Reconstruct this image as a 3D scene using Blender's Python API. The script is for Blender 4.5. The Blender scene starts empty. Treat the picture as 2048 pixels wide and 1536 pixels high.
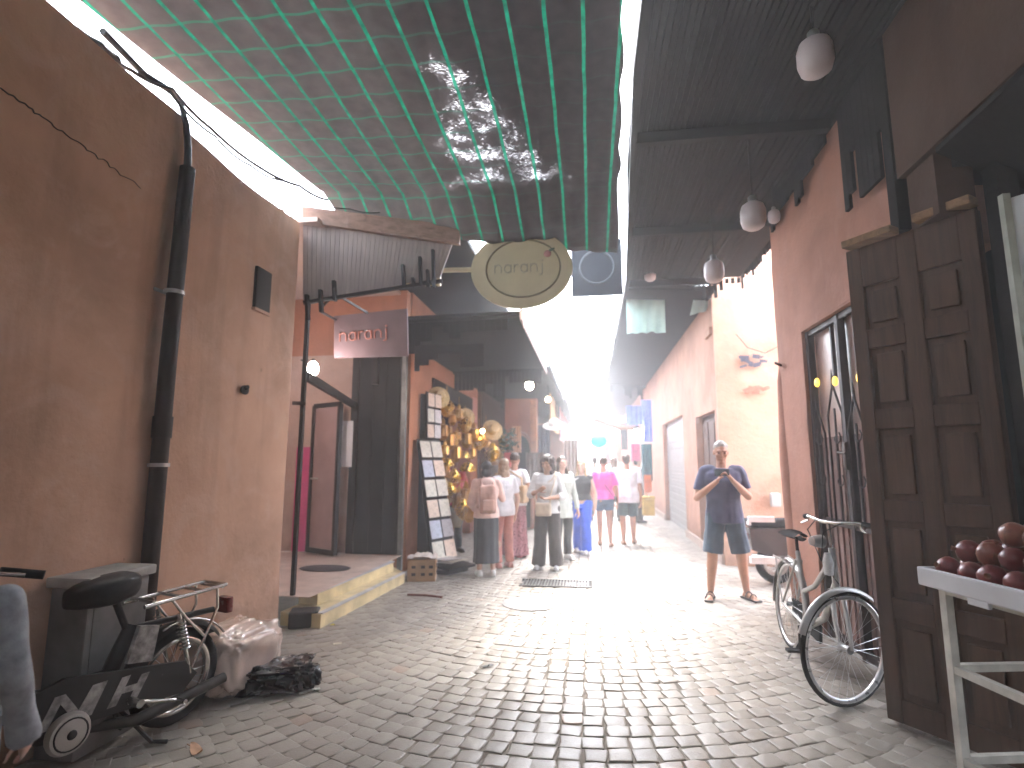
import bpy, bmesh, math, random
from mathutils import Vector, Matrix, Euler, noise
R = math.radians
PI = math.pi
rnd = random.Random(7)
scene = bpy.context.scene
COL = scene.collection

# ------------------------------------------------------------------ camera
FPX = 1100.0            # focal length in pixels of the 2048 px wide photograph
CAMH = 1.5
VPX, HORY = 1180.0, 925.0
PITCH = math.atan((HORY - 768.0) / FPX)
YAW = math.atan((VPX - 1024.0) * math.cos(PITCH) / FPX)
cam_data = bpy.data.cameras.new('camera')
cam = bpy.data.objects.new('camera', cam_data)
COL.objects.link(cam)
cam.location = (0, 0, CAMH)
cam.rotation_euler = (R(90) + PITCH, 0, YAW)
cam_data.sensor_width = 36.0
cam_data.lens = 36.0 * FPX / 2048.0
cam_data.clip_start = 0.05
cam_data.clip_end = 2000
cam_data.dof.use_dof = True
cam_data.dof.focus_distance = 3.1
cam_data.dof.aperture_fstop = 1.3
scene.camera = cam
CM = Euler(cam.rotation_euler).to_matrix()
O = Vector((0, 0, CAMH))

def ray(px, py):
    return CM @ Vector(((px - 1024.0) / FPX, -(py - 768.0) / FPX, -1.0))
def gp(px, py, z=0.0):
    d = ray(px, py); return O + d * ((z - CAMH) / d.z)
def xp(px, py, X):
    d = ray(px, py); return O + d * (X / d.x)
def yp(px, py, Y):
    d = ray(px, py); return O + d * (Y / d.y)

# ------------------------------------------------------------------ materials
MATS = {}
def srgb(r, g, b):
    f = lambda c: (c / 255.0) / 12.92 if c / 255.0 <= 0.04045 else ((c / 255.0 + 0.055) / 1.055) ** 2.4
    return (f(r), f(g), f(b))
def mul(c, k): return tuple(max(0.0, min(1.0, v * k)) for v in c)

class NT:
    def __init__(s, name):
        s.m = bpy.data.materials.new(name); s.m.use_nodes = True
        s.t = s.m.node_tree; s.t.nodes.clear()
        s.out = s.n('ShaderNodeOutputMaterial'); s.b = s.n('ShaderNodeBsdfPrincipled')
        s.l(s.b.outputs[0], s.out.inputs['Surface'])
    def n(s, typ, **kw):
        nd = s.t.nodes.new(typ)
        for k, v in kw.items(): setattr(nd, k, v)
        return nd
    def l(s, a, b): s.t.links.new(a, b)
    def coord(s, kind='Object', scale=(1, 1, 1), rot=(0, 0, 0)):
        tc = s.n('ShaderNodeTexCoord'); mp = s.n('ShaderNodeMapping')
        mp.inputs['Scale'].default_value = scale; mp.inputs['Rotation'].default_value = rot
        s.l(tc.outputs[kind], mp.inputs['Vector']); return mp.outputs['Vector']
    def noise(s, vec, scale, detail=4, rough=.55, dist=0.0):
        nz = s.n('ShaderNodeTexNoise'); nz.inputs['Scale'].default_value = scale
        nz.inputs['Detail'].default_value = detail; nz.inputs['Roughness'].default_value = rough
        nz.inputs['Distortion'].default_value = dist
        s.l(vec, nz.inputs['Vector']); return nz.outputs['Fac']
    def ramp(s, fac, stops):
        r = s.n('ShaderNodeValToRGB'); e = r.color_ramp.elements
        while len(e) < len(stops): e.new(0.5)
        for el, (p, c) in zip(e, stops):
            el.position = p; el.color = (*c, 1) if len(c) == 3 else c
        s.l(fac, r.inputs['Fac']); return r.outputs['Color']
    def mix(s, fac, a, b, mode='MIX'):
        m = s.n('ShaderNodeMix', data_type='RGBA', blend_type=mode)
        for v, i in ((fac, 0), (a, 6), (b, 7)):
            if isinstance(v, (int, float)): m.inputs[i].default_value = v
            elif isinstance(v, tuple): m.inputs[i].default_value = (*v[:3], 1)
            else: s.l(v, m.inputs[i])
        return m.outputs[2]
    def math(s, op, a, b=0.0, clamp=False):
        m = s.n('ShaderNodeMath', operation=op); m.use_clamp = clamp
        for v, i in ((a, 0), (b, 1)):
            if isinstance(v, (int, float)): m.inputs[i].default_value = v
            else: s.l(v, m.inputs[i])
        return m.outputs[0]
    def bump(s, h, strength=.3, dist=.01):
        b = s.n('ShaderNodeBump'); b.inputs['Strength'].default_value = strength
        b.inputs['Distance'].default_value = dist
        s.l(h, b.inputs['Height']); s.l(b.outputs[0], s.b.inputs['Normal'])
    def set(s, **kw):
        for k, v in kw.items():
            k = k.replace('_', ' ')
            i = s.b.inputs[k]
            if isinstance(v, tuple) and len(v) == 3: v = (*v, 1)
            i.default_value = v

def basic(name, col, rough=.7, var=.18, scale=8, metal=0.0, bump=0.0, bscale=40, spec=.5, coat=0.0, sheen=0.0, trans=0.0):
    """a surface of one colour with an uneven, slightly worn look"""
    if name in MATS: return MATS[name]
    t = NT(name); v = t.coord()
    f = t.noise(v, scale, 5)
    c = t.ramp(f, [(.3, mul(col, 1 - var)), (.7, mul(col, 1 + var))])
    t.l(c, t.b.inputs['Base Color'])
    f2 = t.noise(v, scale * 3.1, 3)
    rr = t.n('ShaderNodeMapRange'); rr.inputs['To Min'].default_value = max(.02, rough - .12)
    rr.inputs['To Max'].default_value = min(1, rough + .12); t.l(f2, rr.inputs['Value'])
    t.l(rr.outputs[0], t.b.inputs['Roughness'])
    t.set(Metallic=metal, Specular_IOR_Level=spec, Coat_Weight=coat, Sheen_Weight=sheen, Transmission_Weight=trans)
    if bump: t.bump(t.noise(v, bscale, 4), bump, .004)
    MATS[name] = t.m; return t.m

def plaster(name, col, dirt=(.05, .03, .02), stain=.5):
    if name in MATS: return MATS[name]
    t = NT(name); v = t.coord()
    big = t.noise(v, .9, 5, .6, .4); mid = t.noise(v, 4.0, 6, .65); fine = t.noise(v, 26, 4)
    c = t.ramp(big, [(.30, mul(col, .66)), (.5, col), (.70, mul(col, 1.25))])
    c = t.mix(t.ramp(t.noise(v, 2.1, 6, .7, .8), [(.50,(0,0,0)),(.62,(.45,.45,.45))]), c, mul((col[0]*1.0, col[1]*1.12, col[2]*1.25), 1.12))
    c = t.mix(t.math('MULTIPLY', mid, .45), c, mul((col[0], col[1] * .85, col[2] * .75), .8))
    vs = t.coord(scale=(3.2, 3.2, .22))                       # rain streaks
    st = t.noise(vs, 1.6, 4, .6)
    sm = t.ramp(st, [(.52, (0, 0, 0)), (.72, (1, 1, 1))])
    c = t.mix(t.math('MULTIPLY', sm, stain * .55), c, mul(col, .42))
    # dirt splashed up from the street
    sx = t.n('ShaderNodeSeparateXYZ'); g = t.n('ShaderNodeNewGeometry'); t.l(g.outputs['Position'], sx.inputs[0])
    hz = t.math('ADD', t.math('MULTIPLY', sx.outputs['Z'], -1.6), t.math('ADD', t.math('MULTIPLY', mid, 1.6), -.12), True)
    c = t.mix(t.math('MULTIPLY', hz, .7), c, dirt)
    # small chips and pits
    vo = t.n('ShaderNodeTexVoronoi'); vo.inputs['Scale'].default_value = 2.3; t.l(v, vo.inputs['Vector'])
    pit = t.math('LESS_THAN', t.math('ADD', vo.outputs['Distance'], t.math('MULTIPLY', fine, .12)), .085)
    c = t.mix(t.math('MULTIPLY', pit, .5), c, mul(col, .35))
    t.l(c, t.b.inputs['Base Color'])
    t.set(Roughness=.9, Specular_IOR_Level=.2)
    h = t.math('ADD', t.math('MULTIPLY', mid, 1.0), t.math('MULTIPLY', fine, .35))
    t.bump(h, .55, .02)
    MATS[name] = t.m; return t.m

def wood(name, col, axis='z', rough=.6, dark=.45, scale=1.0):
    if name in MATS: return MATS[name]
    t = NT(name)
    s = {'x': (1.2, 14, 14), 'y': (14, 1.2, 14), 'z': (14, 14, 1.2)}[axis]
    v = t.coord(scale=tuple(k * scale for k in s))
    f = t.noise(v, 1.5, 6, .62, .6)
    v2 = t.coord(); g = t.noise(v2, 3, 4)
    c = t.ramp(f, [(.3, mul(col, dark)), (.55, col), (.8, mul(col, 1.35))])
    c = t.mix(t.math('MULTIPLY', g, .6), c, mul(col, .6))
    t.l(c, t.b.inputs['Base Color']); t.set(Roughness=rough, Specular_IOR_Level=.3)
    t.bump(f, .4, .004)
    MATS[name] = t.m; return t.m

def emit(name, col, strength):
    if name in MATS: return MATS[name]
    t = NT(name); t.set(Base_Color=col, Emission_Color=col, Emission_Strength=strength)
    MATS[name] = t.m; return t.m

# ------------------------------------------------------------------ mesh building
ORG = {}
class MB:
    def __init__(s): s.v = []; s.f = []; s.mi = []; s.cur = 0
    def add(s, vs, fs):
        o = len(s.v); s.v += [Vector(p) for p in vs]
        s.f += [tuple(o + i for i in f) for f in fs]; s.mi += [s.cur] * len(fs); return s
    def box(s, a, b, M=None):
        x0, y0, z0 = a; x1, y1, z1 = b
        vs = [Vector(p) for p in ((x0,y0,z0),(x1,y0,z0),(x1,y1,z0),(x0,y1,z0),(x0,y0,z1),(x1,y0,z1),(x1,y1,z1),(x0,y1,z1))]
        if M is not None: vs = [M @ p for p in vs]
        return s.add(vs, [(0,3,2,1),(4,5,6,7),(0,1,5,4),(1,2,6,5),(2,3,7,6),(3,0,4,7)])
    def cbox(s, c, size, M=None, bev=0.0):
        """box about a centre with bevelled long look: chamfer all edges by bev"""
        hx, hy, hz = (k / 2 for k in size); c = Vector(c); b = min(bev, hx * .9, hy * .9, hz * .9)
        if b <= 0:
            vs = [Vector((sx*hx, sy*hy, sz*hz)) for sz in (-1,1) for sx, sy in ((-1,-1),(1,-1),(1,1),(-1,1))]
            vs = [(M @ p if M is not None else p) + c for p in vs]
            return s.add(vs, [(0,3,2,1),(4,5,6,7),(0,1,5,4),(1,2,6,5),(2,3,7,6),(3,0,4,7)])
        bm = bmesh.new(); bmesh.ops.create_cube(bm, size=1)
        for v in bm.verts: v.co = Vector((v.co.x*2*hx, v.co.y*2*hy, v.co.z*2*hz))
        bmesh.ops.bevel(bm, geom=bm.edges[:], offset=b, segments=2, affect='EDGES', profile=.6)
        bm.verts.index_update()
        vs = [(M @ v.co if M is not None else v.co.copy()) + c for v in bm.verts]
        fs = [tuple(v.index for v in f.verts) for f in bm.faces]; bm.free()
        return s.add(vs, fs)
    def tube(s, pts, r, seg=8, cap=True, closed=False):
        pts = [Vector(p) for p in pts]; n = len(pts)
        rs = r if isinstance(r, (list, tuple)) else [r] * n
        vs, fs = [], []; prev = None
        for i, p in enumerate(pts):
            if closed: t = pts[(i+1) % n] - pts[i-1]
            else: t = (pts[min(i+1, n-1)] - pts[max(i-1, 0)])
            t = t.normalized() if t.length > 1e-9 else Vector((0,0,1))
            if prev is None:
                a = Vector((0,0,1)) if abs(t.z) < .9 else Vector((1,0,0))
                u = t.cross(a).normalized()
            else:
                u = (prev - t * prev.dot(t))
                u = u.normalized() if u.length > 1e-6 else t.orthogonal().normalized()
            prev = u; w = t.cross(u)
            for k in range(seg):
                a = 2*PI*k/seg; vs.append(p + (u*math.cos(a) + w*math.sin(a)) * rs[i])
        m = n if closed else n - 1
        for i in range(m):
            j = (i+1) % n
            for k in range(seg):
                k2 = (k+1) % seg
                fs.append((i*seg+k, i*seg+k2, j*seg+k2, j*seg+k))
        if cap and not closed:
            fs.append(tuple(range(seg-1, -1, -1))); fs.append(tuple((n-1)*seg + k for k in range(seg)))
        return s.add(vs, fs)
    def bar(s, a, b, w, h, up=(0,0,1)):
        """rectangular bar from a to b, w across, h along up"""
        a, b = Vector(a), Vector(b); d = (b-a).normalized(); up = Vector(up)
        if abs(d.dot(up)) > .98: up = Vector((1,0,0))
        x = d.cross(up).normalized(); y = x.cross(d)
        vs = []
        for p in (a, b):
            for sx, sy in ((-1,-1),(1,-1),(1,1),(-1,1)): vs.append(p + x*sx*w/2 + y*sy*h/2)
        return s.add(vs, [(0,1,2,3),(7,6,5,4),(0,4,5,1),(1,5,6,2),(2,6,7,3),(3,7,4,0)])
    def lathe(s, prof, c=(0,0,0), seg=16, M=None, sx=1.0, sy=1.0):
        """prof: list of (radius, z)"""
        c = Vector(c); vs, fs = [], []
        for (r, z) in prof:
            for k in range(seg):
                a = 2*PI*k/seg; p = Vector((r*math.cos(a)*sx, r*math.sin(a)*sy, z))
                vs.append((M @ p if M is not None else p) + c)
        n = len(prof)
        for i in range(n-1):
            for k in range(seg):
                k2 = (k+1) % seg
                fs.append((i*seg+k, i*seg+k2, (i+1)*seg+k2, (i+1)*seg+k))
        if prof[0][0] > 1e-5: fs.append(tuple(range(seg-1,-1,-1)))
        if prof[-1][0] > 1e-5: fs.append(tuple((n-1)*seg+k for k in range(seg)))
        return s.add(vs, fs)
    def ball(s, c, r, seg=12, rings=8, M=None):
        rx, ry, rz = (r, r, r) if isinstance(r, (int, float)) else r
        c = Vector(c); vs = []; fs = []
        for i in range(rings+1):
            th = PI*i/rings
            for k in range(seg):
                a = 2*PI*k/seg
                p = Vector((rx*math.sin(th)*math.cos(a), ry*math.sin(th)*math.sin(a), rz*math.cos(th)))
                vs.append((M @ p if M is not None else p) + c)
        for i in range(rings):
            for k in range(seg):
                k2 = (k+1) % seg; fs.append((i*seg+k2, i*seg+k, (i+1)*seg+k, (i+1)*seg+k2))
        return s.add(vs, fs)
    def prism(s, poly, ext):
        """planar polygon (3D points) extruded by the vector ext"""
        p = [Vector(q) for q in poly]; e = Vector(ext); n = len(p)
        fs = [tuple(range(n)), tuple(range(2*n-1, n-1, -1))]
        for i in range(n): fs.append((i, i+n, (i+1) % n + n, (i+1) % n))
        return s.add(p + [q + e for q in p], fs)
    def grid(s, fn, nu, nv):
        vs = [fn(i/nu, j/nv) for j in range(nv+1) for i in range(nu+1)]
        fs = [(j*(nu+1)+i, j*(nu+1)+i+1, (j+1)*(nu+1)+i+1, (j+1)*(nu+1)+i) for j in range(nv) for i in range(nu)]
        return s.add(vs, fs)
    def mesh(s, name, off=Vector((0,0,0)), smooth=None, clean=True):
        me = bpy.data.meshes.new(name)
        me.from_pydata([v - off for v in s.v], [], s.f)
        me.polygons.foreach_set('material_index', s.mi)
        if clean:
            bm = bmesh.new(); bm.from_mesh(me)
            bmesh.ops.remove_doubles(bm, verts=bm.verts[:], dist=1e-6)
            bmesh.ops.recalc_face_normals(bm, faces=bm.faces[:]); bm.to_mesh(me); bm.free()
        if smooth:
            me.polygons.foreach_set('use_smooth', [True] * len(me.polygons))
            me.set_sharp_from_angle(angle=R(smooth))
        me.update(); return me
    def part(s, name, mat, parent, smooth=None, world=True, label=None, kind=None):
        off = ORG.get(parent.name, Vector((0,0,0))) if world else Vector((0,0,0))
        ob = bpy.data.objects.new(name, s.mesh(name, off, smooth))
        for m in (mat if isinstance(mat, (list, tuple)) else [mat]): ob.data.materials.append(m)
        COL.objects.link(ob); ob.parent = parent; ORG[ob.name] = off
        if label: ob['label'] = label
        if kind: ob['kind'] = kind
        return ob
    def top(s, name, mat, label, cat, group=None, smooth=None, kind=None):
        xs = [v.x for v in s.v]; ys = [v.y for v in s.v]; zs = [v.z for v in s.v]
        off = Vector(((min(xs)+max(xs))/2, (min(ys)+max(ys))/2, min(zs)))
        ob = bpy.data.objects.new(name, s.mesh(name, off, smooth))
        for m in (mat if isinstance(mat, (list, tuple)) else [mat]): ob.data.materials.append(m)
        COL.objects.link(ob); ob.location = off; ORG[ob.name] = off
        tag(ob, label, cat, group, kind); return ob

def tag(o, label=None, cat=None, group=None, kind=None):
    if label: o['label'] = label
    if cat: o['category'] = cat
    if group: o['group'] = group
    if kind: o['kind'] = kind
    return o
def thing(name, label, cat, loc=(0,0,0), rz=0.0, group=None):
    o = bpy.data.objects.new(name, None); COL.objects.link(o)
    o.location = loc; o.rotation_euler = (0,0,rz); o.empty_display_size = .1
    ORG[o.name] = Vector(loc); return tag(o, label, cat, group)
def kids(o): return [c for c in list(COL.objects) if c.parent == o]
def copy_tree(o, parent=None):
    c = o.copy(); COL.objects.link(c); c.parent = parent
    for ch in kids(o): copy_tree(ch, c)
    return c
def rotM(axis, deg): return Matrix.Rotation(R(deg), 3, axis)
# ================================================================== GROUND
m_base = basic('joint_dirt', (.17,.147,.12), .95, .3, 6, bump=.5, bscale=60)
gb = MB(); gb.add([(-70,-70,-.006),(70,-70,-.006),(70,90,-.006),(-70,90,-.006)], [(0,1,2,3)])
g = gb.top('ground', m_base, None, None, kind='structure')

def cobble_mat():
    t = NT('cobble_stone'); v = t.coord()
    at = t.n('ShaderNodeAttribute', attribute_name='stone_tone')
    big = t.noise(v, .55, 4, .6); mid = t.noise(v, 5, 5, .6); fine = t.noise(v, 70, 3)
    c = t.ramp(at.outputs['Fac'], [(0, (.215,.195,.165)), (.35, (.275,.25,.215)), (.7, (.335,.305,.265)), (.93, (.385,.355,.31)), (1, (.33,.25,.195))])
    c = t.mix(t.math('MULTIPLY', mid, .5), c, (.15,.125,.10))
    dirt = t.ramp(big, [(.42, (0,0,0)), (.68, (1,1,1))])
    c = t.mix(t.math('MULTIPLY', dirt, .35), c, (.12,.095,.07))
    t.l(c, t.b.inputs['Base Color'])
    rr = t.n('ShaderNodeMapRange'); rr.inputs['To Min'].default_value = .30; rr.inputs['To Max'].default_value = .6
    t.l(mid, rr.inputs['Value']); t.l(rr.outputs[0], t.b.inputs['Roughness'])
    t.bump(t.math('ADD', mid, t.math('MULTIPLY', fine, .5)), .5, .006)
    return t.m
m_cob = cobble_mat()

def cobbles():
    """small worn setts laid in wide arcs either side of a straight middle course"""
    r = random.Random(3); vs, fs, tone = [], [], []
    P = .128; XC = -.2; RAD = 2.9
    def stone(c, ux, uy, a, b):
        # c centre (x,y); ux,uy along/across unit; a,b half sizes
        o = len(vs); z = r.gauss(0, .0018); tx = r.gauss(0, .012); ty = r.gauss(0, .012)
        ang = r.gauss(0, .05); ca, sa = math.cos(ang), math.sin(ang)
        ux, uy = ux*ca + uy*sa, uy*ca - ux*sa
        ring = []
        for sx, sy in ((-1,-1),(-.15,-1.03),(.9,-1),(1.02,.1),(1,1),(.1,1.03),(-1,.95),(-1.03,-.1)):
            ring.append((sx*a*(1 + r.gauss(0,.06)), sy*b*(1 + r.gauss(0,.06))))
        for k, (f, dz) in enumerate(((1.0,-.03),(1.0,-.0035),(.95,-.0005),(.82,.001))):
            for (x, y) in ring:
                p = c + ux*(x*f) + uy*(y*f)
                vs.append((p.x, p.y, z + dz + (tx*x + ty*y)))
        for k in range(3):
            for i in range(8):
                j = (i+1) % 8; fs.append((o+k*8+i, o+k*8+j, o+k*8+8+j, o+k*8+8+i))
        fs.append(tuple(o+24+i for i in range(8)))
        tone.extend([min(1, max(0, r.gauss(.5, .22)))] * 25)
    y1 = 21.0
    # straight middle course
    y = .9
    while y < y1:
        for k in range(2):
            stone(Vector((XC + (k-.5)*P*1.05, y + r.gauss(0,.006))), Vector((1,0)), Vector((0,1)), P*.485, P*.47)
        y += P * 1.02
    # arcs
    nrow = int((y1+3)/P)
    for side in (-1, 1):
        for row in range(nrow):
            v0 = -.6 + row*P
            s = P*1.50 + (row % 2)*P*.10
            while True:
                th = s/RAD
                if th > 1.25: break
                x = RAD*math.sin(th); yy = v0 + (RAD - RAD*math.cos(th))
                X = XC + side*x
                if side < 0 and X < -2.95: break
                if side > 0 and X > 3.4: break
                if .9 < yy < y1:
                    wob = Vector((noise.noise(Vector((X*1.3, yy*1.3, 2)))*.03, noise.noise(Vector((X*1.3, yy*1.3, 9)))*.03))
                    wd = P*(.455 + r.random()*.035)
                    stone(Vector((X, yy)) + wob, Vector((math.cos(th), side*math.sin(th))), Vector((-side*math.sin(th), math.cos(th))), wd, P*.465)
                s += P*(1.0 + r.gauss(0,.03))
    me = bpy.data.meshes.new('street'); me.from_pydata(vs, [], fs)
    a = me.attributes.new('stone_tone', 'FLOAT', 'FACE'); a.data.foreach_set('value', tone)
    me.polygons.foreach_set('use_smooth', [True]*len(fs)); me.set_sharp_from_angle(angle=R(50)); me.update()
    ob = bpy.data.objects.new('street', me); ob.data.materials.append(m_cob); COL.objects.link(ob); ob['kind'] = 'structure'
    return ob
cobbles()
# far street beyond the laid setts
fb = MB(); fb.box((-6,21,-.03),(6,80,0)); fb.top('road', basic('far_paving', (.24,.22,.195), .7, .25, 4, bump=.4, bscale=30), None, None, kind='structure')

# ================================================================== LEFT PLASTER BUILDING
pl_left = plaster('red_plaster', (.47, .295, .21), stain=.5)
pl_orange = plaster('orange_plaster', (.44, .20, .12), stain=.4)
pl_pink = plaster('rose_plaster', (.42, .235, .165), stain=.4)
pl_right = plaster('terracotta_plaster', (.36, .185, .135), stain=.35)
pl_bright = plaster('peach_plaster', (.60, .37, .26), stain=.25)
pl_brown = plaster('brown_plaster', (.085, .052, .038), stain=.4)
blk = basic('black_painted_metal', (.010,.009,.009), .5, .3, 9, spec=.3)
iron = basic('rusty_iron', (.06,.04,.03), .6, .4, 14, metal=.6)
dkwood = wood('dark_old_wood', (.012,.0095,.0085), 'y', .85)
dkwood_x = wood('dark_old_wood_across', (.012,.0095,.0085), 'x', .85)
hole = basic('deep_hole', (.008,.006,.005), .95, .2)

LX = -2.85
b = thing('plaster_building', 'tall reddish plaster wall with a black drainpipe and small slot window', 'building', (LX-.3, 1.7, 0))
# wall face as an uneven hand-plastered grid with an opening for the slot window, thickness behind
def wall_fn(u, v):
    y = -14 + u*18.97; z = v*3.92
    w = noise.noise(Vector((y*.7, z*.7, 0)))*.022 + noise.noise(Vector((y*2.3, z*2.3, 4)))*.007
    edge = .035*max(0, 1-(4.97-y)/.12)**2
    top = 0
    if v > .999: top = .05*noise.noise(Vector((y*1.1, 3, 1))) + (-.05 if y > 3.35 else .03)
    return (LX + w*(1 if v < .999 else .4) - edge, y, z+top)
wb = MB(); wb.grid(wall_fn, 260, 44)
wb.box((LX-.62,-14,0),(LX-.07,4.94,3.8))
wb.box((LX-.05,-9.3,0),(2.05,-9,5.2)); wb.part('wall', pl_left, b, smooth=60)  # box: unseen end wall added behind the camera to cut light
crk = MB(); cr_ = random.Random(6); prv = None
for k in range(41):
    q = xp(-20+300*k/40+cr_.uniform(-3,3), 160+215*k/40+cr_.uniform(-3,3), LX+.012)
    if prv is not None: crk.bar(Vector((LX+.014,prv.y,prv.z)), Vector((LX+.014,q.y,q.z)), .004, .008*(1-.6*k/40), up=(0,1,0))
    prv = q
crk.part('crack', hole, b)
# slot window: recess ring standing just proud with dark reveal
c0 = xp(517, 533, LX+.02); c1 = xp(531, 624, LX+.02)
ya, yb, za, zb = c0.y-.02, c1.y+.05, c1.z, c0.z
sb = MB(); sb.box((LX-.03, ya, za),(LX+.028, yb, zb)); sw = sb.part('slot_window', hole, b)
sb = MB(); sb.box((LX-.03, ya-.01, za-.025),(LX+.036, yb+.01, za-.001)); sb.part('sill', pl_left, sw)
# broken vent hole with a stub of pipe
c = xp(488, 780, LX+.02)
hb = MB(); hb.lathe([(.045,0),(.05,.012),(.038,.02)], (0,0,0), 12, None)
for i, p in enumerate(hb.v): hb.v[i] = Vector((LX+.018+p.z, c.y+p.x*1.1, c.z+p.y*.8))
hb.tube([(LX, c.y+.02, c.z+.01),(LX+.07, c.y-.03, c.z+.02)], .018, 8)
hb.part('vent_hole', hole, b, smooth=40)
c = xp(592, 806, LX+.02)
kb = MB(); kb.bar((LX-.02, c.y, c.z),(LX+.09, c.y+.06, c.z), .03, .035); kb.part('bracket', iron, b)

# ---- drainpipe
d = thing('drainpipe', 'thick black drainpipe running down the reddish plaster wall', 'pipe', (LX+.06, 3.5, .9))
pts = [xp(342,190,LX-.02)+Vector((0,0,.02)), xp(362,210,LX+.02), xp(373,250,LX+.05), xp(376,300,LX+.055)]
base = pts[-1]; X0 = LX+.065
pts += [Vector((X0, base.y, base.z-.2)), Vector((X0, base.y-.02, 2.2)), Vector((X0, base.y-.02, .75)), Vector((X0, base.y-.02, .02))]
# thin flexible hose above, wide pipe below
hb = MB(); hb.tube(pts[:5], [.012,.018,.022,.024,.026], 10); hb.part('hose', blk, d, smooth=50)
pb = MB(); pb.tube([pts[4]+Vector((0,0,.06)), pts[5], pts[6], pts[7]], [.05,.052,.052,.052], 14)
pb.tube([(X0, base.y-.02, 1.66),(X0, base.y-.02, 1.80)], .06, 14)
pipem = basic('weathered_black_pipe', (.020,.014,.012), .6, .45, 5, bump=.1, spec=.25)
pb.part('pipe', pipem, d, smooth=50)
galv = basic('galvanised_steel', (.42,.41,.40), .4, .25, 12, metal=.85)
for py in (565, 930):
    z = xp(300, py, X0).z; cb = MB()
    cb.tube([(X0, base.y-.02, z-.012),(X0, base.y-.02, z+.012)], .063, 14)
    cb.bar((X0-.075, base.y-.12, z),(X0-.075, base.y+.1, z), .02, .022)
    cb.part('clamp', galv, d, smooth=50)

# ---- cables above the left wall
def cable(pts, r, label, name='overhead_cable', group='cables along the top of the left wall', sag=0.0):
    P = [Vector(p) for p in pts]; out = []
    for i in range(len(P)-1):
        for k in range(8):
            t = k/8; p = P[i].lerp(P[i+1], t); p.z -= sag*4*t*(1-t); out.append(p)
    out.append(P[-1]); mb = MB(); mb.tube(out, r, 6)
    return mb.top(name, blk, label, 'cable', group, smooth=60)
zc = 4.05
cable([gp(205,62,zc), gp(290,150,zc+.02), gp(335,178,zc), gp(352,192,zc)], .022, 'thick black cable dropping into the top of the drainpipe hose')
cable([gp(215,100,zc), gp(262,140,zc), gp(345,178,zc), gp(420,255,zc), gp(520,335,zc), gp(600,372,zc), gp(655,400,zc)], .013, 'long black cable crossing the bright gap beside the striped net', sag=.02)
cable([gp(340,185,zc-.1), gp(430,272,zc-.1), gp(500,330,zc-.1), gp(570,362,zc-.05)], .009, 'thin sagging wire between drainpipe top and wooden fascia', sag=.03)
cable([gp(545,385,zc-.1), gp(620,402,zc-.1), gp(700,418,zc-.1), gp(760,425,zc-.1)], .006, 'thinnest wire running over the wooden fascia corner', sag=.02)
cable([gp(150,60,zc), gp(200,92,zc), gp(232,118,zc), gp(236,142,zc), gp(262,158,zc)], .03, 'tangled knot of old black cable on the wall top', sag=.01)
# rubble and bricks on the wall coping
rb = MB(); r2 = random.Random(5)
for k in range(14):
    p = xp(560+r2.uniform(-12,35), 415+r2.uniform(-8,12), LX-.1); p.z = 3.86 + r2.uniform(0,.05)
    rb.cbox(p, (r2.uniform(.04,.1), r2.uniform(.05,.12), r2.uniform(.03,.06)), rotM('Z', r2.uniform(0,90)), .01)
rb.top('rubble', pl_left, 'crumbled plaster rubble lying on top of the wall corner', 'rubble', kind='stuff')

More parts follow.
